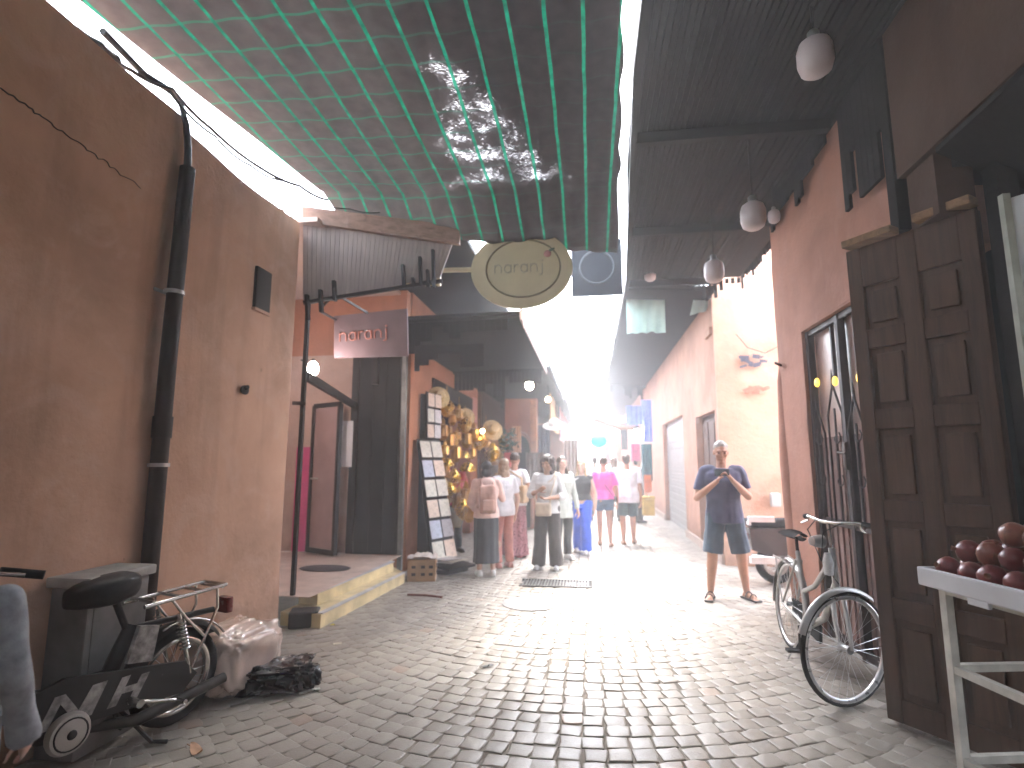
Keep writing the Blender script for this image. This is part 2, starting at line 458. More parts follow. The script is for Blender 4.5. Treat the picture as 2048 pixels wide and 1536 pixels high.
# ================================================================== SHADE NET OVER THE STREET
def net_mat():
    t = NT('shade_net')
    uv = t.n('ShaderNodeUVMap'); uv.uv_map = 'UVMap'
    sx = t.n('ShaderNodeSeparateXYZ'); t.l(uv.outputs[0], sx.inputs[0])
    v = t.n('ShaderNodeMapping'); t.l(uv.outputs[0], v.inputs[0]); v = v.outputs[0]
    wn = t.noise(v, 2.2, 3)
    U = t.math('ADD', sx.outputs['X'], t.math('MULTIPLY', t.math('SUBTRACT', wn, .5), .022))
    V = sx.outputs['Y']
    def stripes(coord, pitch, width):
        f = t.math('FRACT', t.math('DIVIDE', coord, pitch))
        return t.math('LESS_THAN', f, width/pitch)
    s1 = stripes(U, .235, .025)
    s2 = stripes(V, .26, .020)
    weave = t.n('ShaderNodeTexNoise'); weave.inputs['Scale'].default_value = 9; weave.inputs['Detail'].default_value = 6
    t.l(v, weave.inputs['Vector'])
    cloth = t.ramp(weave.outputs['Fac'], [(.25, (.050,.044,.045)), (.75, (.075,.066,.066))])
    g1 = t.ramp(t.noise(v, 14, 4), [(.3, (.015,.15,.105)), (.7, (.03,.28,.195))])
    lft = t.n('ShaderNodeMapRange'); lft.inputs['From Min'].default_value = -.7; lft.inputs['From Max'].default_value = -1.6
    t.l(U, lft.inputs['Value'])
    cloth = t.mix(t.math('MULTIPLY', lft.outputs[0], .55), cloth, t.ramp(weave.outputs['Fac'], [(.25,(.14,.12,.112)),(.75,(.20,.175,.165))]))  # cloth painted lighter towards the left for the sky light there
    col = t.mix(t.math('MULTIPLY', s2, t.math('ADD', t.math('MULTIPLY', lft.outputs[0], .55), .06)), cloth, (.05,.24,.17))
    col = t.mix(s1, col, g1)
    df = t.n('ShaderNodeBsdfDiffuse'); tr = t.n('ShaderNodeBsdfTranslucent'); t.l(col, df.inputs[0]); t.l(col, tr.inputs[0])
    mx = t.n('ShaderNodeMixShader'); mx.inputs[0].default_value = .5; t.l(df.outputs[0], mx.inputs[1]); t.l(tr.outputs[0], mx.inputs[2])
    tp = t.n('ShaderNodeBsdfTransparent')
    # streaky pin holes: worn edges, dense where a sun-bright patch is put in
    at = t.n('ShaderNodeAttribute', attribute_name='wear_glint')
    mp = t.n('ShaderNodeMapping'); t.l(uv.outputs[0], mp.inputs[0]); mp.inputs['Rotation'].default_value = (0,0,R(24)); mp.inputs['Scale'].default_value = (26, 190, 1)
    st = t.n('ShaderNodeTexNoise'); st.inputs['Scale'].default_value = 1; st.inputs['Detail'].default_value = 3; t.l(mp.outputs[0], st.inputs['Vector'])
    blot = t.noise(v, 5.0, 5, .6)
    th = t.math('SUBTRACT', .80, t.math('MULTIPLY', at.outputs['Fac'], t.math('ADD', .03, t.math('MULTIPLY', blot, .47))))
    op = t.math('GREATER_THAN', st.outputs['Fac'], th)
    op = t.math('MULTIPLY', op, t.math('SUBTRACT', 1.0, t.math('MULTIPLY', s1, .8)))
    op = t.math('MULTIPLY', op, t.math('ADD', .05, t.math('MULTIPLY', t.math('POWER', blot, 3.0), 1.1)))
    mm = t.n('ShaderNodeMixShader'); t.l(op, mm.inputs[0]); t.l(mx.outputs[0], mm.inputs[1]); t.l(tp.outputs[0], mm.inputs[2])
    t.l(mm.outputs[0], t.out.inputs['Surface']); return t.m
def in_tri(px, py, poly):
    ins = False; n = len(poly); dmin = 1e9
    for i in range(n):
        x0, y0 = poly[i]; x1, y1 = poly[(i+1) % n]
        if (y0 > py) != (y1 > py) and px < (x1-x0)*(py-y0)/(y1-y0)+x0: ins = not ins
        L = (x1-x0)**2+(y1-y0)**2; tt = max(0, min(1, ((px-x0)*(x1-x0)+(py-y0)*(y1-y0))/L))
        dmin = min(dmin, math.hypot(px-x0-tt*(x1-x0), py-y0-tt*(y1-y0)))
    return dmin if ins else -dmin
def shade_net():
    nu, nv = 90, 330
    vs, uvs, wear_glint = [], [], []
    W1 = [(-1.15,3.25),(-.90,3.2),(-.5,4.1),(-.05,5.0),(-.6,5.10),(-1.6,5.10),(-1.18,4.7),(-1.4,4.3),(-1.15,3.9)]   # holes standing in for sun glints on the cloth, in metres of street plan
    for j in range(nv+1):
        for i in range(nu+1):
            u, v = i/nu, j/nv
            y = -14 + v*20
            xl = -3.10 + (max(y,1)-2.59)*.13; xr = .248 + (max(y,-2)-3.0)*.04 + .012*math.sin(y*9) + .01*noise.noise(Vector((y*4,0,3)))
            x = xl + (xr-xl)*u
            yf = 5.12 - .03*u                         # fold over the tension wire
            z = 4.33 - .09*u + .03*u*noise.noise(Vector((x*1.2, y*.9, 0))) - .06*math.sin(PI*u)*(.5+.5*math.sin(y*1.5))
            ye = 5.45 + .85*u + .03*noise.noise(Vector((x*5,1,1)))
            if v > .965:
                k = (v-.965)/.035; y = yf + (ye-yf)*k
                z += .02 - .22*k - .12*u*k
            else:
                y = -14 + (yf+14)*(v/.965)
            z += .012*math.sin(x*21 + y*1.3) * (.4+.6*u)
            vs.append((x, y, z)); uvs.append((x, y))
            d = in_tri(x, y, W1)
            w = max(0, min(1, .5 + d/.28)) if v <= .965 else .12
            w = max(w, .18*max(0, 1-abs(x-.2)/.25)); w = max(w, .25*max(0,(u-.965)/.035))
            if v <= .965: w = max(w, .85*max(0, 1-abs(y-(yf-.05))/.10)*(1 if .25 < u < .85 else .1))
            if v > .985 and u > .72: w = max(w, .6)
            wear_glint.append(w)
    fs = [(j*(nu+1)+i, j*(nu+1)+i+1, (j+1)*(nu+1)+i+1, (j+1)*(nu+1)+i) for j in range(nv) for i in range(nu)]
    me = bpy.data.meshes.new('shade_net'); me.from_pydata(vs, [], fs)
    uvl = me.uv_layers.new(name='UVMap')
    for lp in me.loops: uvl.data[lp.index].uv = uvs[lp.vertex_index]
    a = me.attributes.new('wear_glint', 'FLOAT', 'POINT'); a.data.foreach_set('value', wear_glint)
    me.polygons.foreach_set('use_smooth', [True]*len(fs)); me.update()
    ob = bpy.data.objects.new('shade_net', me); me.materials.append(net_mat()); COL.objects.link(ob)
    tag(ob, 'brown shade net with green stripes stretched over the street', 'shade net')
    sm = ob.modifiers.new('thick', 'SOLIDIFY'); sm.thickness = .002
    return ob
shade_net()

# ================================================================== DARK SLATTED ROOF (right half of the street)
def teeth(mb, a, bpt, n, lo, hi, w, th, up=Vector((0,0,-1)), seed=1, face=None):
    """a row of laths from a to b hanging along 'up' by random lengths"""
    r = random.Random(seed); a, bpt = Vector(a), Vector(bpt); d = (bpt-a)
    x = d.normalized()
    cur = r.uniform(lo, hi)
    for k in range(n):
        if r.random() < .45: cur = r.uniform(lo, hi)
        c = a + d*((k+.5)/n); L = cur
        p0 = c; p1 = c + up*L
        mb.bar(p0, p1, w, th, up=x.cross(up))
    return mb
RZ = 4.2
t = thing('slatted_roof', 'dark slatted timber roof covering one side of the street', 'roof', (1.1, 3.2, RZ))
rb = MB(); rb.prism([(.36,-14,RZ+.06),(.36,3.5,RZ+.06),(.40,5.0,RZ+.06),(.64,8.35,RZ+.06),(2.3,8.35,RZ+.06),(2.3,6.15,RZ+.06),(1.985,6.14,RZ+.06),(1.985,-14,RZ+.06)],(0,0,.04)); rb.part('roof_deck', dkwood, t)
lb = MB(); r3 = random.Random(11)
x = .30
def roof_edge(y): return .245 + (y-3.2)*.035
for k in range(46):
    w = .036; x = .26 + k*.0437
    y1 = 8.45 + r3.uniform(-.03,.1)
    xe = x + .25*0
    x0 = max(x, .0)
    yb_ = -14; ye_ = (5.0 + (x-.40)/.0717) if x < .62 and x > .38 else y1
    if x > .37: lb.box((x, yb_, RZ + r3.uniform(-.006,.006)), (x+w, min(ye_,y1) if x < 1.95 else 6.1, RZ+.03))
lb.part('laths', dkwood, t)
jb = MB()
for y in (-9,-5,-2,-.5,1,2.6,4.3,6.2,8.1): jb.box((.37+.055*max(0,y-3.2), y, RZ-.10),(1.93, y+.07, RZ-.008))
jb.part('joist', dkwood_x, t)
eb = MB(); eb.bar((.37,-14,RZ-.03),(.37,3.5,RZ-.03),.05,.12); eb.bar((.37,3.5,RZ-.03),(.62,8.4,RZ-.03),.05,.12); eb.part('edge_beam', dkwood, t)
# ragged eaves: far corner over the side alley, and above the gate wall
tb = MB()
teeth(tb, (1.55,8.38,RZ+.02),(2.28,8.25,RZ+.02), 9, .02,.30,.05,.02, seed=4)
teeth(tb, (2.26,6.2,RZ+.02),(2.26,8.2,RZ+.02), 22, .02,.24,.05,.02, seed=9)
tb.part('ragged_eave', dkwood, t)
tb = MB()
teeth(tb, (1.94,4.45,RZ),(1.94,6.0,RZ), 18, .10,.42,.08,.025, seed=14)
teeth(tb, (1.94,3.46,RZ),(1.94,4.2,RZ), 10, .45,.95,.07,.025, seed=21)
tb.part('hanging_lath', dkwood, t)

# pendant lamps under the roof
milk = basic('milky_glass', (.50,.43,.43), .35, .08, 6, spec=.5)
lampsp = [((1630,112), 3.15, .098, 'white glass lamp hanging singly in the darkest part of the roof'),
          ((1506,430), 4.45, .098, 'white glass lamp hanging beside the terracotta wall edge'),
          ((1428,541), 5.6, .098, 'white glass lamp hanging lowest, just above the bright alley opening'),
          ((1300,548), 7.9, .085, 'small pale lamp hanging dimly near the roof end'),
          ((1283,525), 8.15, .075, 'smallest pale lamp at the far roof corner beside the net'),
          ((1548,432), 5.3, .055, 'small white bulb bracketed on the terracotta wall edge')]
for (px, Y, rr, lab) in lampsp:
    p = yp(px[0], px[1], Y)
    L = thing('pendant_lamp', lab, 'lamp', p, 0, 'white pendant lamps under the slatted roof')
    h = rr*2.5
    gb_ = MB(); gb_.lathe([(.0,-h*.5),(rr*.55,-h*.49),(rr*.85,-h*.40),(rr*1.0,-h*.2),(rr*1.0,h*.15),(rr*.85,h*.32),(rr*.5,h*.42),(rr*.3,h*.45)], (0,0,0), 18)
    gb_.part('lamp_shade', milk, L, smooth=60, world=False)
    nb = MB(); nb.lathe([(rr*.34,h*.43),(rr*.34,h*.62),(rr*.2,h*.68)], (0,0,0), 12); nb.part('lamp_cap', galv, L, smooth=50, world=False)
    cb = MB(); top = min(RZ-.01, 9) - p.z; cb.tube([(0,0,h*.66),(0,0,max(top, h*.7))], .008, 6); cb.part('flex', blk, L, world=False)
# ================================================================== RESTAURANT ENTRANCE (left)
m_floor = basic('terrazzo_floor', (.46,.36,.30), .45, .2, 5)
m_step = basic('cream_painted_step', (.55,.44,.24), .55, .3, 4, bump=.2, bscale=30)
m_tread = basic('grey_stone_tread', (.36,.35,.36), .5, .25, 6)
pl_in = plaster('rose_interior_plaster', (.50,.385,.33), stain=.15)
magenta = basic('magenta_glow_colour', (.55,.045,.20), .6, .15, 4)
smoked = basic('frosted_door_glass', (.34,.24,.235), .18, .12, 3, spec=.6)
bpanel = basic('black_shutter_panel', (.008,.009,.008), .6, .5, 4, spec=.2)
white_paper = basic('white_paper', (.72,.72,.74), .7, .05, 6)
e = thing('restaurant_entrance', 'restaurant doorway with cream step, black door frame and open glass door', 'building', (-3.4, 6.4, 0))
# floor slab + step
s0 = gp(640,1258); s1 = gp(809,1166)
stp = MB()
stp.prism([(-2.88,5.02,0),(s0.x,4.98,0),(s1.x,s1.y,0),(-2.75,7.45,0)], (0,0,.125)); stp.part('lower_step', m_step, e)
stp = MB(); stp.prism([(-2.86,5.30,.129),(s0.x-.18,5.26,.129),(s1.x-.17,s1.y+.05,.129),(-2.75,7.42,.129)], (0,0,.118)); stp.part('upper_step', m_step, e)
trd = MB(); trd.bar((s0.x-.015,5.0,.128),(s1.x-.01,s1.y,.128),.05,.012); trd.bar((s0.x-.19,5.28,.249),(s1.x-.18,s1.y+.04,.249),.06,.012); trd.part('stair_nosing', m_tread, e)
fl = MB(); fl.prism([(-2.62,5.05,.250),(-2.55,7.42,.250),(-3.3,7.42,.250),(-3.3,7.52,.250),(-4.6,7.52,.250),(-4.6,5.05,.250)], (0,0,.006)); fl.part('floor', m_floor, e)
blkstone = basic('dark_kerb_stone', (.03,.026,.024), .8, .3, 8, bump=.5)
p = gp(600,1252)
ks = MB(); ks.cbox((p.x+.03,p.y+.02,.07),(.26,.2,.15),rotM('Z',20),.02); ks.top('kerb_block', blkstone, 'dark stone block against the end of the cream step', 'stone block')
# inner walls
iw = MB(); iw.box((-4.75,4.96,.26),(-4.6,7.6,4.0)); iw.box((-4.6,7.50,.26),(-3.34,7.62,3.06)); iw.part('inner_wall', pl_in, e)
iw = MB(); iw.box((yp(590,950,7.48).x,7.486,.262),(yp(626,950,7.48).x,7.498,1.72)); iw.part('magenta_wall', magenta, e)  # pink interior glow put into the colour of this strip
iw = MB(); iw.box((-4.6,4.98,.26),(-2.92,5.03,3.9)); iw.part('inner_wall', pl_in, e)
ce = MB(); ce.box((-4.7,4.98,3.93),(-2.7,7.6,3.98)); ce.part('ceiling', pl_in, e)
# back opening with metal frame: outer frame standing at the wall corner
fr = MB()
x0, y0 = -2.80, 5.08
fr.box((x0-.022,y0-.02,.26),(x0+.014,y0+.02,3.12)); 
fr.part('door_frame', blk, e)
fr = MB(); fr.box((-3.36,7.42,.26),(-3.26,7.5,3.2)); fr.bar((x0,5.11,2.36),(-3.3,7.42,2.30),.05,.09); fr.part('door_frame', blk, e)
# open glass leaf
h0 = gp(668,1111,.28); h1 = yp(616,1098,7.40); h1.z = .28
H = 2.02; dd = (h1-h0)
lf = MB()
for a, c in ((h0,h0+Vector((0,0,H))),(h1,h1+Vector((0,0,H)))): lf.bar(a, c, .06,.05, up=dd)
lf.bar(h0+Vector((0,0,H)),h1+Vector((0,0,H)),.05,.06); lf.bar(h0+Vector((0,0,.03)),h1+Vector((0,0,.03)),.05,.07)
door = lf.part('door', blk, e)
pn = MB(); q0 = h0.lerp(h1,.04)+Vector((0,0,.06)); q1 = h0.lerp(h1,.96)+Vector((0,0,.06)); pn.bar((q0+q1)/2*1.0, (q0+q1)/2+Vector((0,0,H-.1)), dd.length*.92, .01, up=Vector((-dd.y,dd.x,0))); pn.part('pane', smoked, door)
hd = MB(); m = h1.lerp(h0,.08)+Vector((.0,-.03,1.0)); hd.tube([m, m+Vector((0,-.05,0)), m+Vector((.10,-.05,0))], .012, 8); hd.part('handle', galv, door, smooth=50)
# second narrow fixed panel beyond the leaf
sp = MB(); sp.box((-3.62,7.47,.27),(-3.30,7.495,2.3)); sp.part('side_panel', pl_in, e)
# black shutter panel facing the street corner
bp = MB(); bp.box((-3.25,7.44,.256),(-2.62,7.49,3.05))
for k in range(3): bp.box((-3.22+.2*k,7.428,.3),(-3.215+.2*k+.17,7.439,3.0))
bp.part('shutter_panel', bpanel, e)
br = MB(); br.box((-2.615,7.41,.05),(-2.555,7.48,3.1)); br.part('door_post', basic('grey_door_post',(.16,.17,.165),.5,.3,8,metal=.3), e)
# plaster lintel above the doorway
li = MB(); li.box((-4.6,7.5,3.06),(-2.6,7.66,4.0)); li.part('lintel', pl_orange, e)
jb = MB(); jb.box((-3.05,7.36,2.6),(-2.96,7.43,3.35)); jb.part('hanger_post', blk, e)
# notice sheet on the back wall, and lantern by the frame
n0 = yp(689,842,7.42); n1 = yp(699,934,7.42)
nb = MB(); nb.box((n0.x-.035,7.405,n1.z),(n1.x+.035,7.412,n0.z)); nb.top('notice_sheet', white_paper, 'tall blank white notice sheet beside the open glass door', 'notice')
p = yp(626,738,5.75)
la = thing('wall_lantern', 'small white lantern fixed above the restaurant door frame', 'lantern', p)
lb = MB(); lb.lathe([(.03,-.07),(.055,-.04),(.06,.02),(.045,.06),(.015,.085)], (0,0,0), 12); lb.part('lamp_shade', emit('lit_lantern_glass',(1.0,.80,.74),11), la, smooth=50, world=False)
lb = MB(); lb.lathe([(.012,.08),(.03,.09),(.01,.12)], (0,0,0), 8); lb.bar((0,0,.1),(-.14,-.02,.1),.015,.015); lb.part('bracket', blk, la, world=False)
# oval door mat
p = gp(650,1137,.26)
mb = MB(); mb.lathe([(.30,0),(.31,.006),(.29,.014)], (p.x,p.y,.258), 28, None, 1.0,.62); mb.top('door_mat', basic('brown_coir',(.05,.042,.04),.95,.4,30,bump=.6,bscale=120), 'dark oval door mat on the restaurant threshold', 'mat', smooth=40)

# ---- grey hanging sign with the restaurant name
def letters(mb, x0, z0, s, r, place):
    """single-storey rounded lettering: naranj; place(x,z)->3D, letter height s"""
    def arc(cx, cz, rx, rz, a0, a1, n=12): return [(cx+rx*math.cos(R(a0+(a1-a0)*k/n)), cz+rz*math.sin(R(a0+(a1-a0)*k/n))) for k in range(n+1)]
    x = x0; w = s*.78
    def st(p, closed=False): mb.tube([place(*q) for q in p], r, 6, closed=closed)
    def n_(x): st([(x,z0),(x,z0+s)]); st([(x,z0+s*.55)]+arc(x+w/2,z0+s*.58,w/2,s*.42,180,0)+[(x+w,z0)])
    def a_(x): st(arc(x+w/2,z0+s*.5,w/2,s*.5,0,345,16),True); st([(x+w,z0),(x+w,z0+s)])
    def r_(x): st([(x,z0),(x,z0+s)]); st([(x,z0+s*.5)]+arc(x+w*.42,z0+s*.55,w*.42,s*.42,180,60,8))
    def j_(x): st([(x+w*.3,z0+s)]+[(x+w*.3,z0-s*.1)]+arc(x,z0-s*.12,w*.3,s*.25,0,-120,8)); mb.ball(place(x+w*.3,z0+s*1.35), r*1.5, 8, 6)
    for fn, adv in ((n_,1.5),(a_,1.5),(r_,1.0),(a_,1.5),(n_,1.5),(j_,.6)):
        fn(x); x += w*adv
A = yp(668,632,6.0); Bq = yp(814,617,6.0); Cq = yp(816,712,6.0); Dq = yp(668,716,6.0)
sg = thing('hanging_sign', 'grey rectangular sign with pink lettering hanging from two black arms', 'sign', (A+Cq)/2)
gs = MB(); gs.prism([A,Bq,Cq,Dq], (0,.03,0)); gs.part('sign_board', basic('grey_lilac_board',(.19,.145,.16),.6,.12,4,spec=.2), sg)
ux = (Bq-A).normalized(); uz = (A-Dq).normalized()
o = Dq + Vector((0,-.004,0)); L = (Bq-A).length
lt = MB(); letters(lt, .075, .19, .10, .0085, lambda x, z: o+ux*x*1.0+uz*z); lt.part('lettering', basic('pink_letters',(.52,.24,.20),.6,.1,spec=.2), sg, smooth=50)
ar = MB(); 
for (fx,fy),(tx,ty) in (((640,622),(672,640)),((672,588),(735,626))): ar.bar(yp(fx,fy,5.2), yp(tx,ty,6.01), .022,.022)
ar.bar(yp(640,618,5.2),yp(672,585,5.2),.02,.02)
ar.part('bracket', blk, sg)

# ---- slatted wooden fascia over the doorway
slat = wood('grey_weathered_slat', (.46,.38,.345), 'z', .75, .7)
plank = wood('brown_plank', (.40,.25,.19), 'x', .7)
fa = thing('wooden_fascia', 'pale weathered vertical slats under a brown plank above the restaurant doorway', 'fascia', (-2.2,5.8,3.1))
P0 = yp(606,442,5.04); P1 = yp(905,488,5.7); P2 = yp(880,556,5.66); P3 = yp(606,604,5.04)
fb_ = MB(); n = 34
for k in range(n):
    a0, a1 = k/n, (k+.93)/n
    t0 = P0.lerp(P1,a0); t1 = P0.lerp(P1,a1); b0 = P3.lerp(P2,a0); b1 = P3.lerp(P2,a1)
    dz = rnd.uniform(-.015,.015); b0 = b0+Vector((0,0,dz)); b1 = b1+Vector((0,0,dz))
    fb_.prism([t0,t1,b1,b0], (0,.02+rnd.uniform(-.004,.004),0))
fb_.part('slat_panel', slat, fa)
pk = MB(); pk.prism([yp(604,412,5.0),yp(918,452,5.66),yp(918,487,5.66),yp(604,443,5.0)], (0,.07,0)); pk.part('top_plank', plank, fa)
lp = MB(); lp.bar(yp(606,606,5.03), yp(884,562,5.65),.05,.035); lp.part('bottom_rail', dkwood_x, fa)
bt = MB()
for (px,py0,py1,Y) in ((614,590,640,5.06),(641,580,625,5.1),(668,562,602,5.15),(806,530,572,5.5),(840,514,572,5.55),(866,500,575,5.6),(855,540,575,5.58),(826,556,575,5.55)):
    bt.bar(yp(px,py0,Y-.04), yp(px+2,py1,Y-.04), .05,.03, up=(1,0,0))
bt.part('drop_batten', dkwood, fa)
# corner wall end cap / post between plaster building and fascia
rf = MB(); rf.prism([(-4.7,4.99,4.02),(-4.7,11.5,4.02),(-1.3,11.5,4.02),(-1.35,5.75,4.02)], (0,0,.06)); rf.part('roof_deck', dkwood_x, fa)

# ---- big oval sign on an arm
creamb = basic('cream_sign_paint', (.52,.44,.27), .45, .10, 3)
c = yp(1042,537,5.9)
rs = thing('oval_sign', 'large cream oval sign with a ringed rim held on a side arm', 'sign', c)
ob_ = MB(); ell = [(math.cos(2*PI*k/48)*.575, math.sin(2*PI*k/48)*.455) for k in range(48)]
ob_.prism([(x, 0, z) for x, z in ell], (0,.06,0)); ob_.part('sign_board', creamb, rs, world=False, smooth=40)
rg = MB(); rg.tube([(math.cos(2*PI*k/48)*.42+.02, -.004, math.sin(2*PI*k/48)*.335) for k in range(48)], .010, 6, closed=True); rg.part('ring', basic('olive_ring',(.20,.17,.10),.5,.1), rs, smooth=60, world=False)
lt = MB(); letters(lt, -.30, -.045, .095, .006, lambda x, z: Vector((x,-.004,z))); lt.part('lettering', basic('sage_letters',(.36,.33,.24),.5,.1), rs, smooth=50, world=False)
em = MB(); em.ball((.30,-.008,.155),(.042,.012,.04),14,8); em.part('fruit_emblem', basic('rose_emblem',(.48,.22,.20),.5,.1), rs, smooth=60, world=False)
em = MB(); em.ball((.345,-.008,.2),(.04,.01,.016),12,6,rotM('Y',-25)); em.part('leaf_emblem', basic('leaf_emblem',(.10,.14,.09),.5,.1), rs, smooth=60, world=False)
am = MB(); a0 = yp(948,540,5.92); am.bar(yp(950,539,5.92), yp(878,541,5.92),.04,.045); am.bar(yp(878,536,5.92), yp(878,572,5.92),.04,.04,up=(1,0,0)); am.bar(yp(878,567,5.92), yp(800,571,5.93),.03,.035); am.part('arm', creamb, rs)
# ---- dark square board hanging beyond it
A = yp(1142,482,7.0); Cq = yp(1246,588,7.0)
db = thing('square_sign', 'dark square signboard hanging behind the cream oval sign', 'sign', (A+Cq)/2)
q = MB(); q.box((A.x,7.0,Cq.z),(Cq.x,7.05,A.z)); q.part('sign_board', basic('slate_blue_board',(.010,.013,.018),.8,.2,4,spec=.1), db)
q = MB(); cc = (A+Cq)/2; q.tube([(cc.x+math.cos(2*PI*k/40)*.22,6.994,cc.z+math.sin(2*PI*k/40)*.22) for k in range(40)], .012, 6, closed=True); q.part('ring', basic('slate_ring',(.04,.05,.06),.7,.1), db, smooth=60)
q = MB(); q.tube([(A.x+.1,7.02,A.z),(A.x+.1,7.02,RZ+.15)],.008,6); q.tube([(Cq.x-.1,7.02,A.z),(Cq.x-.1,7.02,RZ+.15)],.008,6); q.part('chain', blk, db)

# ================================================================== SHOP ROW (left, beyond the restaurant)
SX = -2.58
sh = thing('souk_shop_building', 'orange plastered shop front with a wide dark stall opening', 'building', (-3.2, 10.5, 0))
w = MB(); w.box((SX-.5,7.68,0),(SX,8.78,4.2)); w.box((SX-.5,8.78,2.9),(SX,11.9,4.2)); w.box((SX-.5,11.9,0),(SX,12.6,4.2)); w.part('wall', pl_orange, sh)
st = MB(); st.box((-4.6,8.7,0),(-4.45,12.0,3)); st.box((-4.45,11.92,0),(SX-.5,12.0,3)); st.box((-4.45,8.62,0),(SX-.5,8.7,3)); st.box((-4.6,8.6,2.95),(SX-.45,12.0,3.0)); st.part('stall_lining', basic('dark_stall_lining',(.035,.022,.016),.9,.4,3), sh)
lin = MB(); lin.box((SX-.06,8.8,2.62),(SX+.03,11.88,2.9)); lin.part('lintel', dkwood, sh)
shl = MB()
for z in (.5,1.2,1.9): shl.box((-4.44,8.75,z),(-4.0,11.9,z+.03))
shl.part('shelf', dkwood, sh)
# dark display board in front of the wall, behind the card rack
db2 = MB(); a = yp(826,792,8.2); c2 = yp(850,905,8.2); db2.prism([(-2.56,8.12,.02),(-2.42,8.3,.02),(-2.40,8.3,2.55),(-2.56,8.12,2.55)],(.0,.03,0)); db2.top('display_board', dkwood, 'dark wooden display board standing behind the postcard rack', 'board')

def canopy(name, label, y0, y1, xo, xi, zo, zi, seed, trim, skirt=True):
    c = thing(name, label, 'canopy', ((xo+xi)/2, (y0+y1)/2, min(zo,zi)), 0, 'slatted canopies over the shop fronts')
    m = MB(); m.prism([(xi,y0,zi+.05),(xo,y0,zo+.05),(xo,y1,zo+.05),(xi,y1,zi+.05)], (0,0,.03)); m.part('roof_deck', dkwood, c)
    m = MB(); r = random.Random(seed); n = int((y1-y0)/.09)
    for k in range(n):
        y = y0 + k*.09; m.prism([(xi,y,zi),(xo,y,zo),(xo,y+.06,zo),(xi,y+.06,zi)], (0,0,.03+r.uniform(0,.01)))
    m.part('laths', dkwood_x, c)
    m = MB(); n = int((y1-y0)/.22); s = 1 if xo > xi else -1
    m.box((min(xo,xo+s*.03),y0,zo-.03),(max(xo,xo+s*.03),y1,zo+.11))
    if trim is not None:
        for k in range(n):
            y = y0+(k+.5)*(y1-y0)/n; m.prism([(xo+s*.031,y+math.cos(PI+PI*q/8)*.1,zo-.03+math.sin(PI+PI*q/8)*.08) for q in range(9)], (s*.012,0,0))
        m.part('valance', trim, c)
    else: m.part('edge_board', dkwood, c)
    if skirt:
        m = MB(); teeth(m, (xi+s*.02,y0+.05,zi),(xo-s*.15,y0+.05,zo), 22, .05,.5,.07,.02, seed=seed)
        m.part('ragged_skirt', dkwood_x, c)
    return c
pinkwood = wood('pinkish_white_trim', (.50,.38,.36), 'y', .7, .75)
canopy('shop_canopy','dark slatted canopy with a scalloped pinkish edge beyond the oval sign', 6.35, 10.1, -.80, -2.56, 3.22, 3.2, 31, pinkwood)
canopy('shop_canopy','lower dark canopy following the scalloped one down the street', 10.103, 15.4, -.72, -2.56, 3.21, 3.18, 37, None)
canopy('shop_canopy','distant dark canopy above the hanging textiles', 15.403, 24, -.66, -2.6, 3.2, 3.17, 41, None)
tk = MB(); teeth(tk, (-2.5,7.62,3.25),(-1.5,7.72,3.3), 15, .12,.62,.075,.02, seed=50); tk.top('lath_screen', dkwood_x, 'ragged dark lath screen hanging over the postcard rack', 'screen')

# further shops
sh2 = thing('arched_shop_building', 'shop front of orange plaster with a pointed dark arch', 'building', (-2.2, 13.2, 0))
w = MB(); ax0, ax1, ay = -1.98, -1.22, 12.9
arch = []
cx = (ax0+ax1)/2; hw = .22
pts = [(ax0,0),(cx-hw,0),(cx-hw,1.75)] + [(cx-hw*math.cos(R(a)), 1.75+.38*math.sin(R(a))) for a in range(15,91,15)] + [(cx+hw*math.cos(R(a)), 1.75+.38*math.sin(R(a))) for a in range(75,0,-15)] + [(cx+hw,1.75),(cx+hw,0),(ax1,0),(ax1,3.0),(ax0,3.0)]
w.prism([(x,ay,z) for x,z in pts], (0,.25,0)); w.part('wall', pl_orange, sh2)
w = MB(); w.box((cx-hw-.02,ay+.2,0),(cx+hw+.02,ay+.24,2.3)); w.part('recess', hole, sh2)
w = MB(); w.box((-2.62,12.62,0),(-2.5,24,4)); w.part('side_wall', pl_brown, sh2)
w = MB(); w.tube([(cx-hw-.05,ay-.015,.1),(cx-hw-.05,ay-.015,1.78)]+[(cx-(hw+.05)*math.cos(R(a)), ay-.015, 1.78+.42*math.sin(R(a))) for a in range(15,91,15)]+[(cx+(hw+.05)*math.cos(R(a)), ay-.015, 1.78+.42*math.sin(R(a))) for a in range(75,0,-15)]+[(cx+hw+.05,ay-.015,1.78),(cx+hw+.05,ay-.015,.1)], .03, 6); w.part('arch_moulding', pl_pink, sh2, smooth=50)

bulb_hot = emit('lit_bulb', (1.0,.86,.62), 2.5)
bulb_warm = emit('lit_bulb_warm', (1.0,.75,.42), 1.2)
def lit_lamp(px, py, Y, r, label, mat):
    p = yp(px,py,Y); L = thing('shop_lamp', label, 'lamp', p, 0, 'lit lamps under the shop canopies')
    m = MB(); m.ball((0,0,0),(r,r,r*1.1),12,8); m.part('bulb', mat, L, smooth=60, world=False)
    m = MB(); m.lathe([(r*.5,r*.9),(r*.55,r*1.6),(r*.2,r*1.9)],(0,0,0),10); m.tube([(0,0,r*1.8),(0,0,r*1.8+.35)],.008,6); m.part('lamp_holder', blk, L, smooth=40, world=False)
lit_lamp(1059,771,10.6,.085,'large glowing lamp under the dark shop canopy',bulb_hot)
lit_lamp(1096,799,12.2,.06,'small glowing lamp beside the pink textiles',bulb_warm)
lit_lamp(965,862,9.6,.04,'glowing lamp among the brass lanterns',bulb_warm)
